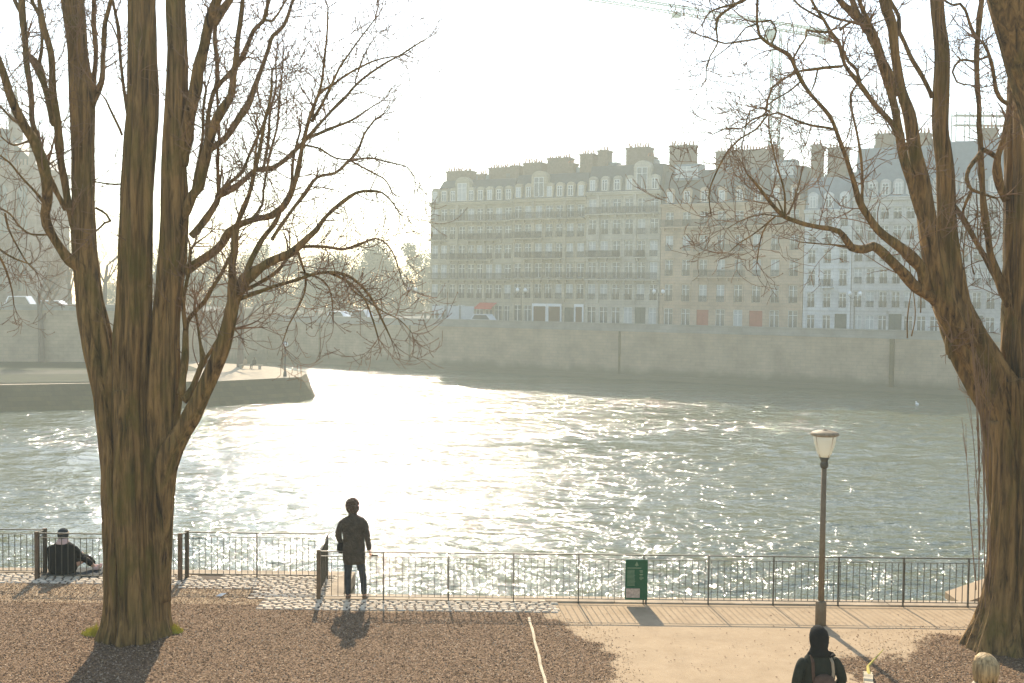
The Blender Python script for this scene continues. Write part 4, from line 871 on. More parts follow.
p = P(104, 300, 150); put_tree(2, (p.x, p.y, UZ - .8), 1.0, 2.2, 'leafless tree on the upper left street, showing between the two left stems', g1)
p = G(205, 367, DZ); put_tree(0, p, .8, 3.3, 'smaller leafless tree behind the low right fork of the big trunk', g1)
p = P(70, 300, 158); put_tree(1, (p.x, p.y, UZ - .8), .95, 4.0, 'leafless tree between the church and the cars on the upper left street', g1)
p = P(-10, 300, 150); put_tree(2, (p.x, p.y, UZ - .8), 1.0, 5.1, 'leafless tree in front of the stone church at the picture edge', g1)
p = P(155, 300, 165); put_tree(0, (p.x, p.y, UZ - .8), .9, 5.7, 'leafless tree on the upper left street hidden behind the thick stems', g1)
def leafy(h, seed):
    random.seed(seed); T = empty('hazy_tree', (0, 0, 0)); q = MB(); q.tube([(0, 0, 0), (.1, 0, h * .3), (0, .2, h * .6)], [.35, .28, .12], 8); q.build('trunk', M['bark_far'], T)
    q = MB(); cl = [(V((U(-.36, .36) * h, U(-.3, .3) * h, U(.08, .9) * h)), U(.11, .2) * h) for _ in range(26)]
    cl = [(c, r) for c, r in cl if abs(c.x) < .42 * h * (1.25 - c.z / h)] 
    for c, r in cl:
        for i in range(800):
            d = V((random.gauss(0, 1), random.gauss(0, 1), random.gauss(0, 1))).normalized() * r * (rnd() ** .4); x = c + d; a = V((U(-1, 1), U(-1, 1), U(-1, 1))).normalized() * U(.06, .17); e = a.orthogonal().normalized() * U(.05, .12)
            q.add([x - a - e, x + a - e, x + a + e, x - a + e], [(0, 1, 2, 3)])
    q.build('crown', M['evergreen'], T); return T
lf = [leafy(15, 5), leafy(15, 6), leafy(15, 9)]; lused = set()
g2 = 'hazy trees beyond the far quay wall'
spots = [(205, 215, .8, 'just right of the thick stems'), (232, 235, .95, 'above the sunny point'), (258, 225, .85, 'left of the small globe lamp'), (283, 240, 1.0, 'above the small globe lamp'), (306, 228, .85, 'right of the small globe lamp'), (330, 245, 1.0, 'left of the parked white car'), (352, 232, .9, 'behind the parked white car'),
         (375, 248, 1.08, 'behind the white van'), (396, 240, .95, 'behind the drooping branch tip'), (418, 252, 1.05, 'touching the left end of the apartment row'), (178, 230, .9, 'seen through the gap beside the stems'), (125, 240, .9, 'seen low between the upright stems'), (150, 225, .8, 'hidden mostly by the central stem')]
for i, (px, D, sc_, lab) in enumerate(spots):
    k = i % 3; T = lf[k] if k not in lused else copy_tree(lf[k]); lused.add(k); p = P(px, 300, D); T.location = (p.x, p.y, SZ); T.scale = (sc_, sc_, sc_); T.rotation_euler = (0, 0, i * 1.3)
    tag(T, 'dense hazy tree beyond the far wall, ' + lab, 'tree', g2)
random.seed(99)

# ------------------------------------------------------------------ cranes
def truss(q, a, b, wd, n, r=.07):
    a = V(a); b = V(b); d = (b - a); dn = d.normalized(); s1 = dn.cross(V((0, 0, 1)));  s1 = s1.normalized() if s1.length > .1 else V((1, 0, 0)); s2 = dn.cross(s1)
    cs = [(s1 * i + s2 * j) * wd / 2 for i, j in ((-1, -1), (1, -1), (1, 1), (-1, 1))]
    for c in cs: q.tube([a + c, b + c], r, 4)
    for k in range(n):
        p = a + d * (k / n); p2 = a + d * ((k + 1) / n)
        for m in range(4): q.tube([p + cs[m], p2 + cs[(m + 1) % 4]], r * .6, 3); q.tube([p + cs[m], p + cs[(m + 1) % 4]], r * .6, 3)
mp_ = P(771, 300, 230); T = empty('tower_crane', (mp_.x, mp_.y, SZ), 0, 'pale green tower crane above the roofs with its long jib reaching left', 'crane')
ztop = P(771, 30, 230).z - SZ; q = MB(); truss(q, (0, 0, 0), (0, 0, ztop), 1.7, 30, .11); q.build('mast', M['crane'], T)
je = P(585, -2, 208) - V((mp_.x, mp_.y, SZ)); je.z = ztop + .8; dj = V((je.x, je.y, 0)).normalized()
q = MB(); truss(q, (0, 0, ztop + .8), je, 1.3, 30, .10); q.build('jib', M['crane'], T)
q = MB(); e = -dj * 13; truss(q, (0, 0, ztop + .8), (e.x, e.y, ztop + .8), 1.3, 8, .12); q.box(e.x - 1.2, e.x + 1.2, e.y - .8, e.y + .8, ztop - 1.2, ztop + .2); q.build('counter_jib', M['crane'], T)
q = MB(); c = dj * 1.6; q.box(c.x - .9, c.x + .9, c.y - .9, c.y + .9, ztop - 2, ztop - .1); q.build('cab', M['crane'], T)
q = MB(); c = dj * (je.xy.length * .55); q.box(c.x - .8, c.x + .8, c.y - .6, c.y + .6, ztop - .6, ztop + .1); q.tube([(c.x, c.y, ztop - .6), (c.x, c.y, ztop - 2.2)], .06, 4); q.build('trolley', M['crane'], T)
p = P(978, 300, 190); T = empty('roof_scaffold', (p.x, p.y, SZ), 0, 'grey steel scaffold frame rising above the roofs at the right', 'scaffold')
q = MB(); zt = P(978, 112, 190).z - SZ
for x in range(5):
    for y in (0, 2): q.tube([(x * 2.2 - 4.4, y, 0), (x * 2.2 - 4.4, y, zt)], .1, 4)
for z in (10, 9, 7, 6):
    zz = zt - (10 - z) * 1.6; q.box(-4.5, 4.5, -.1, 2.1, zz - .5, zz - .42); q.tube([(-4.4, 0, zz), (4.4, 0, zz)], .06, 4)
q.build('frame', M['zinc'], T)

# ------------------------------------------------------------------ railings
def fence(x0, y0, x1, y1, nposts, label, hgt=.87, end=(False, False), barsp=.112):
    d = V((x1 - x0, y1 - y0, 0)); Ln = d.length; rz = atan2(d.y, d.x)
    T = empty('railing', (x0, y0, 0), rz, label, 'railing', 'steel railings along the quay edge')
    q = MB(); q.box(0, Ln, -.016, .016, hgt - .018, hgt); q.build('rail', M['rail'], T); q = MB(); q.box(0, Ln, -.010, .010, hgt - .096, hgt - .086); q.build('rail', M['rail'], T); q = MB(); q.box(0, Ln, -.010, .010, .075, .087); q.build('rail', M['rail'], T)
    for i in range(nposts):
        x = Ln * i / max(1, nposts - 1); wide = (i == 0 and end[0]) or (i == nposts - 1 and end[1]); hw = .010 if not wide else .032
        q = MB(); q.box(x - hw, x + hw, -.021 if not wide else -.035, .021 if not wide else .035, -.02, hgt + (.003 if not wide else .02)); q.build('post', M['post'] if wide else M['rail'], T)
    q = MB(); n = int(Ln / barsp); k = 0
    for i in range(1, n):
        x = i * Ln / n
        q.box(x - .0045, x + .0045, -.009, .009, .088, hgt - .097)
    b_ = q.build('bars', M['rail'], T)
    return T
xr0 = P(318.6, 600, FR).x; xr1 = P(1060, 600, FR).x
sp = 65.6 / F * FR; npst = int((xr1 - xr0) / sp) + 1
fence(xr0, FR, xr0 + sp * (npst - 1), FR, npst, 'long steel railing behind the standing person and the green board', end=(True, False))
yb = G(250, 578.5).y; xb0 = P(187, 577, yb).x; xb1 = P(327, 577, yb).x
fence(xb0, yb, xb1, yb, 3, 'railing section set back just left of the standing person', end=(True, False))
fence(xr0 - .02, FR + .04, xb1, yb, 2, 'short return railing turning outward left of the standing person', end=(False, False), barsp=.09)
ym = G(100, 580).y; xm0 = P(37, 580, ym).x; xm1 = P(180, 580, ym).x
fence(xm0, ym, xm1, ym, 3, 'railing section right in front of the seated person', end=(True, True))
yl = G(20, 575).y; xl1 = P(45, 574, yl).x
fence(-24, yl, xl1, yl, 14, 'railing section running off the left edge of the picture', end=(False, True))
fence(xm1 + .01, ym + .05, xb0, yb - .05, 2, 'very short return railing beside the multi stemmed trunk', barsp=.09)
fence(xm0 + .01, ym + .05, xl1, yl - .05, 2, 'very short return railing just left of the seated person', barsp=.09)

# notice board
YB = FR - .07; bc = P(636, 600, YB); T = empty('notice_board', (bc.x, YB, 0), 0, 'green notice board with a tan sheet hung on the long railing', 'notice board')
wz0 = P(636, 599.5, YB).z; wz1 = P(636, 559.5, YB).z; hw = 11.2 / F * YB
q = MB(); q.box(-hw, hw, -.03, .03, wz0, wz1); q.build('panel', M['green'], T)
q = MB(); q.box(hw - .03, hw + .0, .031, .05, 0, wz1); q.build('post', M['rail'], T)
HH = wz1 - wz0
q = MB()
q.add([(0, -.033, wz1 - .03), (-.035, -.033, wz1 - .1), (.035, -.033, wz1 - .1)], [(0, 1, 2)]); q.box(-.006, .006, -.034, -.031, wz1 - .115, wz1 - .1)
q.box(-hw + .03, .08, -.034, -.031, wz1 - .15, wz1 - .135)
for k in range(13): q.box(-hw + .03, -hw + .03 + U(.12, .145), -.034, -.031, wz1 - .185 - k * .022, wz1 - .176 - k * .022)
for k in range(3): q.box(.05, .05 + U(.05, .08), -.034, -.031, wz1 - .2 - k * .062, wz1 - .183 - k * .062); q.box(.06, .06 + U(.03, .05), -.034, -.031, wz1 - .222 - k * .062, wz1 - .212 - k * .062)
q.build('printed_text', M['cream'], T)
q = MB(); q.box(-hw + .012, .06, -.036, -.031, wz0 + .04, wz0 + .20); q.build('pasted_notice', M['paper'], T)

# lamp post
lp = G(820.5, 625); T = empty('lamp_post', lp, 0, 'brown lamp post with a tapering frosted lantern on the sandy path', 'lamp post'); sc1 = lp.y / F
def lz(py): return P(820, py, lp.y).z
q = MB(); q.lathe([(.088, 0), (.088, lz(601) - .02), (.078, lz(601)), (.058, lz(601) + .01)], sides=20); q.build('base', M['lamppole'], T, True)
q = MB(); q.lathe([(.05, lz(601) + .01), (.042, lz(468))], sides=16); q.build('pole', M['lamppole'], T, True)
q = MB(); q.lathe([(.052, lz(468)), (.066, lz(466)), (.066, lz(463)), (.055, lz(462)), (.06, lz(460)), (.085, lz(457))], sides=16); q.build('collar', M['rail'], T, True)
q = MB(); q.lathe([(.08, lz(457)), (.118, lz(453)), (.16, lz(445)), (.178, lz(440)), (.185, lz(436))], sides=24); q.build('lantern', M['lampglass'], T, True)
q = MB()
for k in range(4): a = k * pi / 2 + .5; q.tube([(cos(a) * .09, sin(a) * .09, lz(457)), (cos(a) * .16, sin(a) * .16, lz(444)), (cos(a) * .19, sin(a) * .19, lz(436))], .006, 4)
q.build('lantern_ribs', M['strap'], T)
q = MB(); q.lathe([(.19, lz(436)), (.225, lz(435)), (.23, lz(433.5)), (.2, lz(432)), (.13, lz(430.6)), (.03, lz(430)), (.03, lz(429)), (.005, lz(428.7))], sides=28); q.build('cap', M['lampcap'], T, True)
# small far lamp
lq = G(285, 376.5, DZ); T = empty('globe_lamp', lq, 0, 'small dark globe lamp standing at the tip of the lower left quay', 'lamp post')
q = MB(); q.lathe([(.2, 0), (.16, .4), (.1, .6), (.085, 3.0), (.13, 3.05)], sides=8); q.build('pole', M['iron'], T)
q = MB(); q.lathe([(.12, 3.05), (.28, 3.15), (.33, 3.3), (.24, 3.45)], sides=12); q.build('globe', M['white'], T, True)
q = MB(); q.lathe([(.22, 3.452), (.2, 3.5), (.03, 3.62)], sides=10); q.build('cap', M['iron'], T)

# edging timber etc
def plank(name, p0, p1, wd, hgt, lab, cat, seed=0, m='timber'):
    d = V((p1[0] - p0[0], p1[1] - p0[1], 0)); Ln = d.length; d.normalize(); s_ = V((d.y, -d.x, 0)); q = MB(); n = 24; T = V((p0[0], p0[1], 0)); vv = []; ff = []
    for i in range(n + 1):
        c = d * Ln * i / n + s_ * (.006 * sin(i * .9 + seed)); w_ = wd * (1 + .5 * noise.noise(V((i * .8, seed, 2)))); h = hgt * (1 + .5 * noise.noise(V((i * .7, seed, 7))))
        vv += [tuple(c - s_ * w_ / 2 - V((0, 0, .02))), tuple(c - s_ * w_ / 2 + V((0, 0, h))), tuple(c + s_ * w_ / 2 + V((0, 0, h))), tuple(c + s_ * w_ / 2 - V((0, 0, .02)))]
    for i in range(n):
        a = i * 4; ff += [(a, a + 4, a + 5, a + 1), (a + 1, a + 5, a + 6, a + 2), (a + 2, a + 6, a + 7, a + 3)]
    ff += [(0, 1, 2, 3), (n * 4 + 3, n * 4 + 2, n * 4 + 1, n * 4)]
    q.add(vv, ff); o = q.build(name, M[m]); o.location = T; tag(o, lab, cat); return o
a = G(529, 619); c = G(549, 700); plank('timber_edging', (a.x, a.y), (c.x, c.y), .04, .035, 'long pale timber edging strip running across the mulch in the middle foreground', 'edging')
a = G(869, 700); c = G(868, 676); plank('timber_edging', (a.x, a.y), (c.x, c.y), .12, .07, 'short pale board end lying on the mulch behind the hooded person', 'edging', 3)
a = G(869, 679); c = G(883, 663); q = MB(); q.tube([(0, 0, .05), (.06, .25, .1), (c.x - a.x, c.y - a.y, .2)], [.03, .02, .006], 6); o = q.build('broken_stick', mat('yellow_stick', (0.5, 0.4, 0.1), .8, .2, 8)); o.location = (a.x, a.y, 0); tag(o, 'thin yellowish stick poking up from the pale board end', 'stick')
a = G(221, 597); q = MB(); q.add([(-.09, -.03, .02), (.02, -.06, .03), (.09, .05, .06), (-.01, .06, .04), (0, 0, .07)], [(0, 1, 4), (1, 2, 4), (2, 3, 4), (3, 0, 4)]); o = q.build('paper_scrap', M['paperw']); o.location = a; tag(o, 'small crumpled white paper scrap on the mulch right of the big trunk', 'litter')
# stone ramp beyond the railing at right
a = P(946, 603, 21.0); e = P(1000, 578, 21.6)
T = empty('stone_stair_wall', (a.x, EDGE_R + .1, 0), 0, 'sloping tan stone stair wall just beyond the railing beside the right trunk', 'stair wall')
q = MB(); Ls = e.x - a.x; q.prismx([(0, -.16), (.15, -.16), (Ls, .28), (Ls + 1, .38), (Ls + 1, .5), (Ls, .4), (0, -.04)], 0, .8)
q.build('sloping_top', M['strap'], T); q = MB(); q.prismx([(.2, -3), (Ls + 1, -3), (Ls + 1, .3), (Ls, .26), (.2, -.17)], .12, .68); q.build('wall', M['bank'], T)

# ------------------------------------------------------------------ people
def skin_obj(name, nodes, edges, m, parent, sub=2, root=0):
    """nodes: list of (x,y,z,r) or (x,y,z,rx,ry)"""
    me = bpy.data.meshes.new(name); me.from_pydata([n[:3] for n in nodes], edges, []); o = bpy.data.objects.new(name, me); COL.objects.link(o)
    md = o.modifiers.new('s', 'SKIN'); md.use_smooth_shade = True
    for i, n in enumerate(nodes):
        d = me.skin_vertices[0].data[i]; d.radius = (n[3], n[4] if len(n) > 4 else n[3]); d.use_root = (i == root)
    sm = o.modifiers.new('u', 'SUBSURF'); sm.levels = sub; sm.render_levels = sub
    dg = bpy.context.evaluated_depsgraph_get(); dg.update(); nm = bpy.data.meshes.new_from_object(o.evaluated_get(dg))
    bpy.data.objects.remove(o); no = bpy.data.objects.new(name, nm); COL.objects.link(no); nm.materials.clear(); nm.materials.append(m); no.parent = parent
    nm.polygons.foreach_set('use_smooth', [True] * len(nm.polygons)); return no
def chain(nodes, edges, start, pts):
    i0 = start
    for p in pts:
        nodes.append(p); edges.append((i0, len(nodes) - 1)); i0 = len(nodes) - 1
    return i0
def hand(nodes, edges, wrist, base, dirn, side, curl=.3, scale=1.0):
    """palm and five fingers; dirn, side unit vectors"""
    d = V(dirn).normalized(); s_ = V(side).normalized(); nrm = d.cross(s_); w = V(base)
    pm = w + d * .05 * scale; nodes.append((pm.x, pm.y, pm.z, .034 * scale, .018 * scale)); edges.append((wrist, len(nodes) - 1)); pi_ = len(nodes) - 1
    kn = w + d * .085 * scale; nodes.append((kn.x, kn.y, kn.z, .036 * scale, .015 * scale)); edges.append((pi_, len(nodes) - 1)); ki = len(nodes) - 1
    for k, ln in enumerate((.068, .078, .072, .055)):
        q = kn + s_ * (-.03 + .02 * k) * scale; p1 = q + d * ln * .4 * scale; p2 = p1 + (d + nrm * curl).normalized() * ln * .35 * scale; p3 = p2 + (d * .7 + nrm * curl * 2).normalized() * ln * .3 * scale
        chain(nodes, edges, ki, [(*p1, .0095 * scale), (*p2, .0085 * scale), (*p3, .007 * scale)])
    t1 = w + d * .04 * scale - s_ * .045 * scale; t2 = t1 + (d - s_ * .4).normalized() * .03 * scale; t3 = t2 + (d + s_ * .1).normalized() * .025 * scale
    chain(nodes, edges, pi_, [(*t1, .012 * scale), (*t2, .010 * scale), (*t3, .008 * scale)])
def person(name, loc, rz, label, group=None): return empty(name, loc, rz, label, 'person', group)
def standing_body(T, pose, hh=1.75):
    """local frame: person faces +y (away from the camera), x to the right"""
    k = hh / 1.75
    n = [(0, 0, .95, .13, .10), (0, 0, 1.12, .115, .09), (0, .0, 1.30, .12, .08), (0, -.01, 1.38, .09, .06), (0, 0, 1.48, .05), (0, .02, 1.57, .06), (0, .035, 1.64, .08, .095), (0, .03, 1.70, .06, .075)]
    e = [(i, i + 1) for i in range(7)]
    chain(n, e, 6, [(0, .115, 1.61, .014), (0, .135, 1.60, .010)])
    for s_ in (-1, 1): chain(n, e, 6, [(s_ * .085, .02, 1.63, .014), (s_ * .092, .015, 1.645, .010)])
    for s_ in (-1, 1):
        f = pose['foot'][0 if s_ < 0 else 1]
        a = chain(n, e, 0, [(s_ * .10, 0, .86, .085), (s_ * .5 * (.10 + abs(f[0])), f[1] * .5 + .02, .48, .055), (f[0], f[1], .10, .038), (f[0], f[1] + .03, .045, .035), (f[0] + s_ * .02, f[1] + .15, .03, .03)])
        sh = (s_ * .185, 0, 1.41); el, wr = pose['arm'][0 if s_ < 0 else 1]
        a = chain(n, e, 3, [(sh[0] * .86, sh[1], sh[2] - .03, .04), (*el, .034), (*wr, .024)])
        d = (V(wr) - V(el)).normalized(); sd_ = V((0, 1, 0)) if abs(d.y) < .8 else V((1, 0, 0)); sd_ = (sd_ - d * sd_.dot(d)).normalized()
        hand(n, e, a, wr, d, sd_, .35 * (-s_))
    b_ = skin_obj('body', [(x[0] * k, x[1] * k, x[2] * k) + tuple(q * k for q in x[3:]) for x in n], e, M['skin'], T)
    return b_
# 1. standing person
sp_ = G(355.5, 600); T = person('person', (sp_.x, sp_.y, 0), radians(-4), 'person standing at the railing in a long dark coat, holding a small object')
T.rotation_euler = (0, radians(-2.2), radians(-4))
pose = dict(foot=[(-.13, .0), (.15, .02)], arm=[((-.27, .02, 1.13), (-.23, .15, .95)), ((.235, -.01, 1.12), (.265, .05, .86))])
standing_body(T, pose)
q = MB(); q.loft([(0.005, 0, .65, .195, .14), (.0, 0, .72, .20, .145), (0, 0, .85, .20, .14), (0, 0, 1.0, .188, .135), (0, 0, 1.15, .185, .13), (0, -.005, 1.28, .21, .13), (0, -.005, 1.38, .222, .12), (0, 0, 1.43, .195, .10), (0, .0, 1.465, .13, .09), (0, .005, 1.49, .08, .08), (0, .01, 1.53, .078, .078)], 28, .12)
n = [(-.13, 0, 1.385, .07), (-.205, .0, 1.36, .072), (-.275, .0, 1.14, .062), (-.24, .12, .98, .052), (-.235, .14, .96, .048)]; e = [(0, 1), (1, 2), (2, 3), (3, 4)]
n2 = [(.13, 0, 1.385, .07), (.205, 0, 1.36, .072), (.245, -.01, 1.12, .06), (.26, .04, .90, .048), (.265, .05, .875, .046)]
q.build('coat', M['coat'], T, True); skin_obj('sleeve', n, e, M['coat'], T); skin_obj('sleeve', n2, e, M['coat'], T)
for s_, f in ((-1, (-.13, .0)), (1, (.15, .02))):
    skin_obj('trouser_leg', [(s_ * .09, 0, .88, .10), (s_ * .105, 0, .66, .088), (f[0] * .95, .02, .45, .066), (f[0], f[1], .2, .055), (f[0], f[1], .09, .052)], [(0, 1), (1, 2), (2, 3), (3, 4)], M['trousers'], T)
    skin_obj('shoe', [(f[0], f[1] - .03, .05, .045), (f[0] + s_ * .01, f[1] + .07, .045, .048, .04), (f[0] + s_ * .03, f[1] + .18, .035, .038, .03)], [(0, 1), (1, 2)], M['shoe'], T)
def hairball(T, c, r, m, curls=90, amp=.3, low=-.55, rr=(.012, .03)):
    q = MB(); q.lathe([(r[0] * .2, -r[2] * .95), (r[0] * .75, -r[2] * .7), (r[0] * .97, -r[2] * .2), (r[0] * .98, r[2] * .25), (r[0] * .75, r[2] * .7), (r[0] * .3, r[2] * .95), (.005, r[2])], c, 20)
    for i in range(curls):
        d = V((random.gauss(0, 1), random.gauss(0, 1), random.gauss(0, 1))).normalized()
        if d.z < low or (d.y > .45 and d.z < .45): continue
        p = V(c) + V((d.x * r[0], d.y * r[1], d.z * r[2])); a = U(*rr); tq = d.orthogonal().normalized(); t2 = d.cross(tq); ph = rnd() * 6
        q.tube([p - d * .01, p + d * a * .5 + (tq * cos(ph) + t2 * sin(ph)) * a * .6, p + d * a * .3 + (tq * cos(ph + 1.5) + t2 * sin(ph + 1.5)) * a * 1.3, p - d * .005 + (tq * cos(ph + 2.2) + t2 * sin(ph + 2.2)) * a * 1.6], [.011, .012, .01, .005], 5)
    return q.build('hair', m, T, True)
hairball(T, (0, .01, 1.65), (.088, .095, .115), M['hair'], 340, low=-.85, rr=(.02, .055))
q = MB(); q.box(.265, .385, .03, .05, .75, .79); q.tube([(.265, .04, .77), (.28, .05, .80)], .012, 6); o = q.build('handheld_camera', M['black']); o.parent = None; o.location = (sp_.x, sp_.y, 0); tag(o, 'small dark object held in the right hand of the standing person', 'handheld object')
q = MB(); q.loft([(-.25, .1, .80, .06, .04), (-.27, .1, .84, .075, .05), (-.27, .09, .95, .075, .05), (-.25, .08, 1.0, .05, .03)], 14); o = q.build('shoulder_bag', M['black']); o.location = (sp_.x, sp_.y, 0); tag(o, 'small dark bag hanging at the left hip of the standing person', 'bag')

# 2. hooded person in the foreground
hx = P(819, 640, 12.9); T = person('person', (hx.x, 12.9, 0), radians(6), 'person in a dark green jacket with black hood up, wearing a brown backpack')
standing_body(T, dict(foot=[(-.11, -.1), (.11, .15)], arm=[((-.30, -.06, 1.16), (-.26, .12, .98)), ((.30, -.06, 1.16), (.28, .12, .98))]))
jk = mat('dark_green_jacket', (0.022, 0.024, 0.016), .85, .25, 10)
q = MB(); q.loft([(0, 0, .78, .21, .15), (0, 0, .9, .215, .155), (0, 0, 1.1, .21, .15), (0, -.01, 1.25, .225, .15), (0, -.01, 1.34, .225, .14), (0, -.01, 1.41, .185, .12), (0, 0, 1.46, .12, .10), (0, .0, 1.52, .10, .10)], 28, .10); q.build('jacket', jk, T, True)
for s_ in (-1, 1): skin_obj('sleeve', [(s_ * .16, -.01, 1.37, .085), (s_ * .235, -.02, 1.33, .08), (s_ * .31, -.06, 1.14, .07), (s_ * .285, .05, 1.02, .058), (s_ * .27, .1, .98, .052)], [(0, 1), (1, 2), (2, 3), (3, 4)], jk, T)
q = MB(); q.loft([(0, -.01, 1.44, .15, .13), (0, -.015, 1.48, .125, .12), (0, -.01, 1.53, .105, .115), (0, -.005, 1.60, .118, .135), (0, .0, 1.67, .122, .14), (0, .01, 1.73, .105, .125), (0, .02, 1.775, .06, .08), (0, .025, 1.79, .015, .02)], 24, .06); q.build('hood', M['black'], T, True)
q = MB(); q.box(-.24, -.02, -.125, -.10, 1.43, 1.45); q = MB(); q.add([(.08, -.12, 1.45), (.16, -.12, 1.47), (.21, -.06, 1.44), (.12, -.1, 1.41), (.1, -.05, 1.5), (.2, 0, 1.46)], [(0, 1, 2, 3), (0, 4, 5, 1), (1, 5, 2)]); q.build('collar_flap', M['black'], T)
for s_, f in ((-1, (-.11, -.1)), (1, (.11, .15))):
    skin_obj('trouser_leg', [(s_ * .09, 0, .88, .10), (s_ * .10, f[1] * .3, .66, .09), (f[0], f[1] * .6, .45, .066), (f[0], f[1], .2, .055), (f[0], f[1], .09, .052)], [(0, 1), (1, 2), (2, 3), (3, 4)], M['trousers'], T)
    skin_obj('shoe', [(f[0], f[1] - .03, .05, .045), (f[0], f[1] + .07, .045, .048, .04), (f[0] + s_ * .02, f[1] + .18, .035, .038, .03)], [(0, 1), (1, 2)], M['shoe'], T)
HS = P(821, 626, 12.9).z / 1.79; T.scale = (HS * .94, HS, HS)
T_h = T; TB = empty('backpack', (hx.x, 12.9, 0), radians(6), 'brown backpack worn by the hooded person', 'backpack')
q = MB(); q.loft([(0, -.2, .80, .13, .07), (0, -.22, .84, .165, .095), (0, -.225, 1.0, .17, .10), (0, -.215, 1.14, .155, .09), (0, -.2, 1.22, .12, .065), (0, -.19, 1.25, .05, .03)], 20, .05); q.build('pack', M['bag'], TB, True)
for s_, m_ in ((-1, 'bag'), (1, 'strap')):
    q = MB(); pts = [(s_ * .12, -.17, 1.16), (s_ * .135, -.165, 1.27), (s_ * .13, -.14, 1.38), (s_ * .12, -.06, 1.445), (s_ * .12, .06, 1.42), (s_ * .13, .155, 1.3)]
    for (dx) in (-.012, 0, .012): q.tube([(x + dx, y, z) for x, y, z in pts], .009, 5)
    q.build('strap', M[m_], TB)
TB.scale = T_h.scale
# 3. blond person at the bottom right
bx = P(986, 660, 11.9); T = person('person', (bx.x, 11.9, 0), radians(12), 'blond person in a cream coat with dark collar at the bottom right corner')
standing_body(T, dict(foot=[(-.1, .0), (.1, .1)], arm=[((-.27, .0, 1.14), (-.25, .1, .92)), ((.27, .0, 1.14), (.25, .1, .92))]), 1.66)
q = MB(); q.loft([(0, 0, .6, .22, .15), (0, 0, .9, .2, .14), (0, 0, 1.1, .19, .13), (0, 0, 1.22, .205, .13), (0, 0, 1.31, .195, .12), (0, 0, 1.36, .14, .1), (0, 0, 1.40, .09, .09)], 26, .1); q.build('coat', mat('cream_coat', (0.42, 0.36, 0.26), .9, .15, 10), T, True)
q = MB(); q.lathe([(.10, 1.36), (.115, 1.40), (.105, 1.46), (.08, 1.47)], sides=20); q.build('scarf', M['black'], T, True)
for s_ in (-1, 1): skin_obj('sleeve', [(s_ * .15, 0, 1.30, .075), (s_ * .215, 0, 1.26, .07), (s_ * .26, 0, 1.08, .058), (s_ * .245, .08, .9, .048)], [(0, 1), (1, 2), (2, 3)], M['coat'], T)
for s_ in (-1, 1):
    f = (s_ * .1, 0 if s_ < 0 else .1); skin_obj('trouser_leg', [(s_ * .085, 0, .82, .09), (f[0], f[1] * .5, .45, .062), (f[0], f[1], .09, .05)], [(0, 1), (1, 2)], M['trousers'], T); skin_obj('shoe', [(f[0], f[1] - .03, .05, .042), (f[0], f[1] + .16, .035, .038, .03)], [(0, 1)], M['shoe'], T)
q = MB(); q.loft([(0, -.02, 1.39, .085, .06), (0, -.02, 1.43, .11, .095), (0, -.01, 1.50, .115, .115), (0, .0, 1.57, .118, .125), (0, .01, 1.63, .10, .11), (0, .015, 1.665, .06, .07), (0, .02, 1.68, .012, .015)], 28, .08)
for i in range(420):
    a = U(pi * .9, pi * 2.05); r1 = U(.93, 1.1)
    x = cos(a) * .115; y = sin(a) * .12; q.tube([(x * .5, y * .5 + .01, 1.655), (x * r1, y * r1, 1.58), (x * r1 * 1.02, y * r1 * 1.02, 1.49), (x * U(.85, 1.0), y * U(.7, .95), U(1.34, 1.44))], [.004, .009, .008, .003], 4)
q.build('hair', M['blond'], T, True)
# 4. seated person behind the left railing
SY = (ym + EDGE_L) / 2 - .05; ss = P(62, 575, SY); T = person('person', (ss.x, SY, 0.05), 0, 'person in a black jacket and dark cap seated on the quay edge behind the railing')
n = [(0, 0, .12, .15, .12), (0, .0, .30, .13, .10), (0, .01, .42, .12, .08), (0, .03, .52, .08, .06), (0, .05, .60, .05), (0, .06, .66, .06), (0, .075, .72, .078, .09), (0, .07, .77, .055, .07)]; e = [(i, i + 1) for i in range(7)]
chain(n, e, 6, [(0, .155, .70, .013), (0, .17, .69, .009)])
for s_ in (-1, 1):
    chain(n, e, 6, [(s_ * .082, .06, .71, .013), (s_ * .088, .055, .72, .009)])
    a = chain(n, e, 3, [(s_ * .16, .03, .46, .04), (s_ * .26, .12, .28, .035), (s_ * .16 + .12, .28, .28, .026)]); hand(n, e, a, (s_ * .16 + .12, .28, .28), (-s_ * .6 + .3, .7, 0), (0, 0, 1), .3)
    chain(n, e, 0, [(s_ * .09 + .06, .06, .11, .09), (.36 + s_ * .03, .18 + (0 if s_ > 0 else .1), .24, .05), (.50 + s_ * .04, .18 + (0 if s_ > 0 else .12), .07, .038), (.60 + s_ * .04, .18 + (0 if s_ > 0 else .12), .04, .03)])
skin_obj('body', n, e, M['skin'], T)
q = MB(); q.loft([(0, 0, .0, .24, .17), (0, 0, .08, .26, .19), (0, 0, .25, .265, .18), (0, .01, .40, .27, .165), (0, .02, .50, .235, .14), (0, .04, .56, .14, .10), (0, .05, .59, .09, .09)], 28, .14); q.build('jacket', M['black'], T, True)
skin_obj('sleeve', [(-.17, .02, .48, .085), (-.24, .04, .42, .08), (-.27, .12, .27, .07), (-.12, .27, .27, .05)], [(0, 1), (1, 2), (2, 3)], M['black'], T)
skin_obj('sleeve', [(.17, .02, .48, .085), (.24, .04, .42, .08), (.29, .12, .28, .07), (.30, .26, .28, .05)], [(0, 1), (1, 2), (2, 3)], M['black'], T)
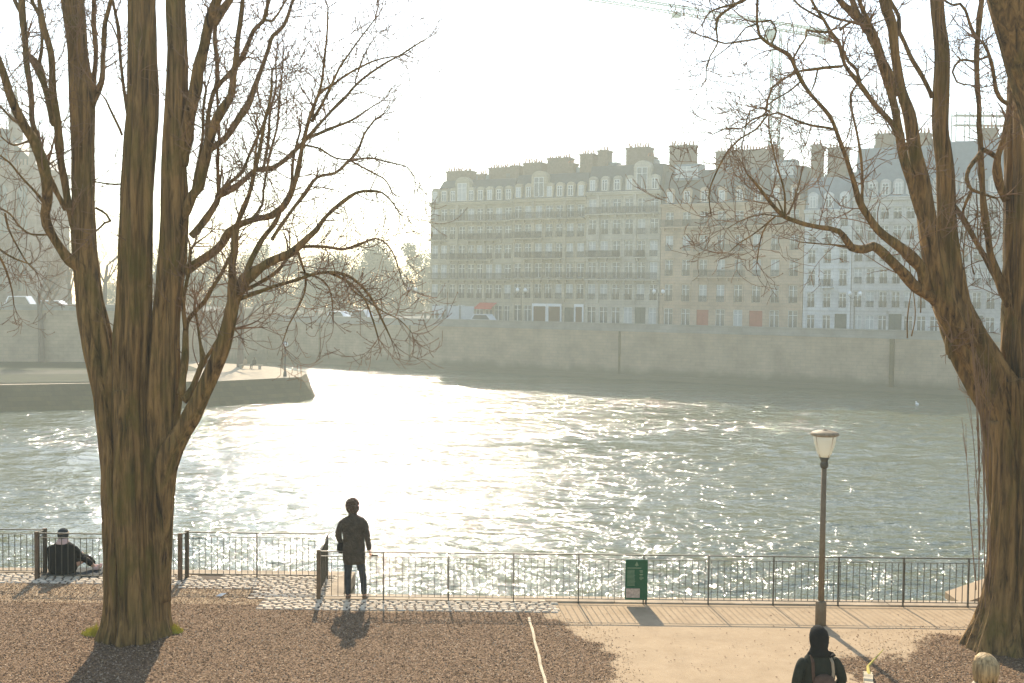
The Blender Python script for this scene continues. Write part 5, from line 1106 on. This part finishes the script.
for dy in (0, .12): skin_obj('trouser_leg', [(.06, .06 + dy * .3, .13, .11), (.22, .12 + dy, .20, .09), (.36, .16 + dy, .25, .07), (.45, .17 + dy, .16, .06), (.51, .18 + dy, .09, .05)], [(0, 1), (1, 2), (2, 3), (3, 4)], M['black'], T)
for dy in (0, .12): skin_obj('shoe', [(.50, .18 + dy, .06, .045), (.62, .18 + dy, .05, .045), (.64, .18 + dy, .12, .03)], [(0, 1), (1, 2)], M['pink'], T)
q = MB(); q.loft([(0, .02, .50, .12, .08), (0, .03, .56, .125, .11), (0, .04, .61, .10, .095), (0, .05, .65, .075, .08)], 20, .15); q.build('scarf', M['pink'], T, True)
q = MB(); q.loft([(0, .06, .655, .092, .10), (0, .06, .70, .10, .11), (0, .06, .745, .102, .112), (0, .06, .80, .08, .09), (0, .06, .83, .03, .03)], 22, .04); q.build('cap', M['trousers'], T, True)
q = MB(); q.lathe([(.104, .735), (.106, .74), (.106, .755), (.103, .76)], (0, .06, 0), 22, (1, 1.1)); q.build('cap_band', M['strap'], T, True)
q = MB(); q.box(-.26, .74, -.14, .42, 0, .02); q.box(-.27, .75, -.15, -.141, 0, .024); o = q.build('sitting_mat', M['mat_']); o.location = (ss.x, SY, 0.032); tag(o, 'thin dark mat under the seated person', 'mat')
# 5. tiny far figures
def far_person(loc, lab, sit=False, m='black', grp=None):
    T = person('person', loc, U(0, 6), lab, grp); z = -.42 if sit else 0
    n = [(0, 0, .95 + z, .15, .11), (0, 0, 1.3 + z, .18, .12), (0, 0, 1.45 + z, .1), (0, 0, 1.53 + z, .06), (0, 0, 1.66 + z, .1)]; e = [(0, 1), (1, 2), (2, 3), (3, 4)]
    for s_ in (-1, 1):
        chain(n, e, 2, [(s_ * .2, 0, 1.38 + z, .06), (s_ * .26, 0, 1.1 + z, .05), (s_ * .24, .08, .85 + z, .04)])
        if sit: chain(n, e, 0, [(s_ * .1, .1, .5, .09), (s_ * .12, .45, .5, .07), (s_ * .12, .48, .08, .05), (s_ * .12, .6, .04, .04)])
        else: chain(n, e, 0, [(s_ * .1, 0, .85, .09), (s_ * .11, .02, .45, .07), (s_ * .12, 0, .08, .05), (s_ * .12, .12, .04, .04)])
    skin_obj('body', n, e, M[m], T, 1)
    q = MB(); q.lathe([(.05, 1.56 + z), (.11, 1.62 + z), (.11, 1.70 + z), (.06, 1.78 + z)], (0, -.02, 0), 8); q.build('hair', M['hair'], T)
for px, m_, lab in ((433, 'black', 'distant pedestrian in dark clothes by the far parapet, near the shop corner'), (437, 'coat', 'distant pedestrian in a brown coat by the far parapet, near the shop corner'), (425, 'trousers', 'distant pedestrian walking left of the shop corner'), (317, 'black', 'distant pedestrian behind the far parapet above the small globe lamp'), (325, 'coat', 'distant pedestrian in brown behind the far parapet above the small globe lamp'), (443, 'trousers', 'distant pedestrian in front of the pale shop shutters')):
    far_person(fb(s_of(px, 1.6), 1.6, SZ + .35), lab, False, m_, 'people walking on the far quay')
bp_ = G(248, 369, DZ)
T = empty('bench', (bp_.x, bp_.y, DZ), 0, 'low stone bench under the leafless tree on the sunny point', 'bench'); q = MB(); q.box(-1.0, 1.6, -.25, .25, .38, .48); q.build('seat', M['quay'], T)
for x in (-.8, 1.3): q = MB(); q.box(x - .12, x + .12, -.2, .2, 0, .378); q.build('leg', M['quay'], T)
far_person((bp_.x - .3, bp_.y, DZ), 'tiny person in pale top seated on the stone bench, left of the pair', True, 'strap', 'pair on the stone bench'); far_person((bp_.x + .7, bp_.y, DZ), 'tiny person in dark clothes seated on the stone bench, right of the pair', True, 'black', 'pair on the stone bench')
# gull on the water
g = G(917, 405, WZ); T = empty('floating_gull', (g.x, g.y, WZ), 0, 'small white gull floating near the far quay wall', 'gull')
q = MB(); q.loft([(0, 0, 0, .12, .28), (0, 0, .1, .16, .33), (0, -.05, .2, .1, .22), (0, -.1, .24, .02, .05)], 10); q.tube([(0, .2, .15), (0, .3, .32), (0, .42, .30)], [.07, .06, .015], 6); q.build('body', M['white'], T, True)

# ------------------------------------------------------------------ haze
b = MB(); b.box(-255, 295, -30, 410, -9.5, 72)
hz = bpy.data.materials.new('river_haze'); hz.use_nodes = True; n = hz.node_tree; n.nodes.remove(n.nodes['Principled BSDF']); pv = n.nodes.new('ShaderNodeVolumePrincipled')
pv.inputs['Color'].default_value = (0.75, 0.81, 0.70, 1); pv.inputs['Density'].default_value = 0.0017; pv.inputs['Anisotropy'].default_value = 0.3
n.links.new(pv.outputs[0], n.nodes['Material Output'].inputs['Volume'])
b.build('haze', hz, kind='stuff', label='pale river haze filling the whole view', cat='haze')
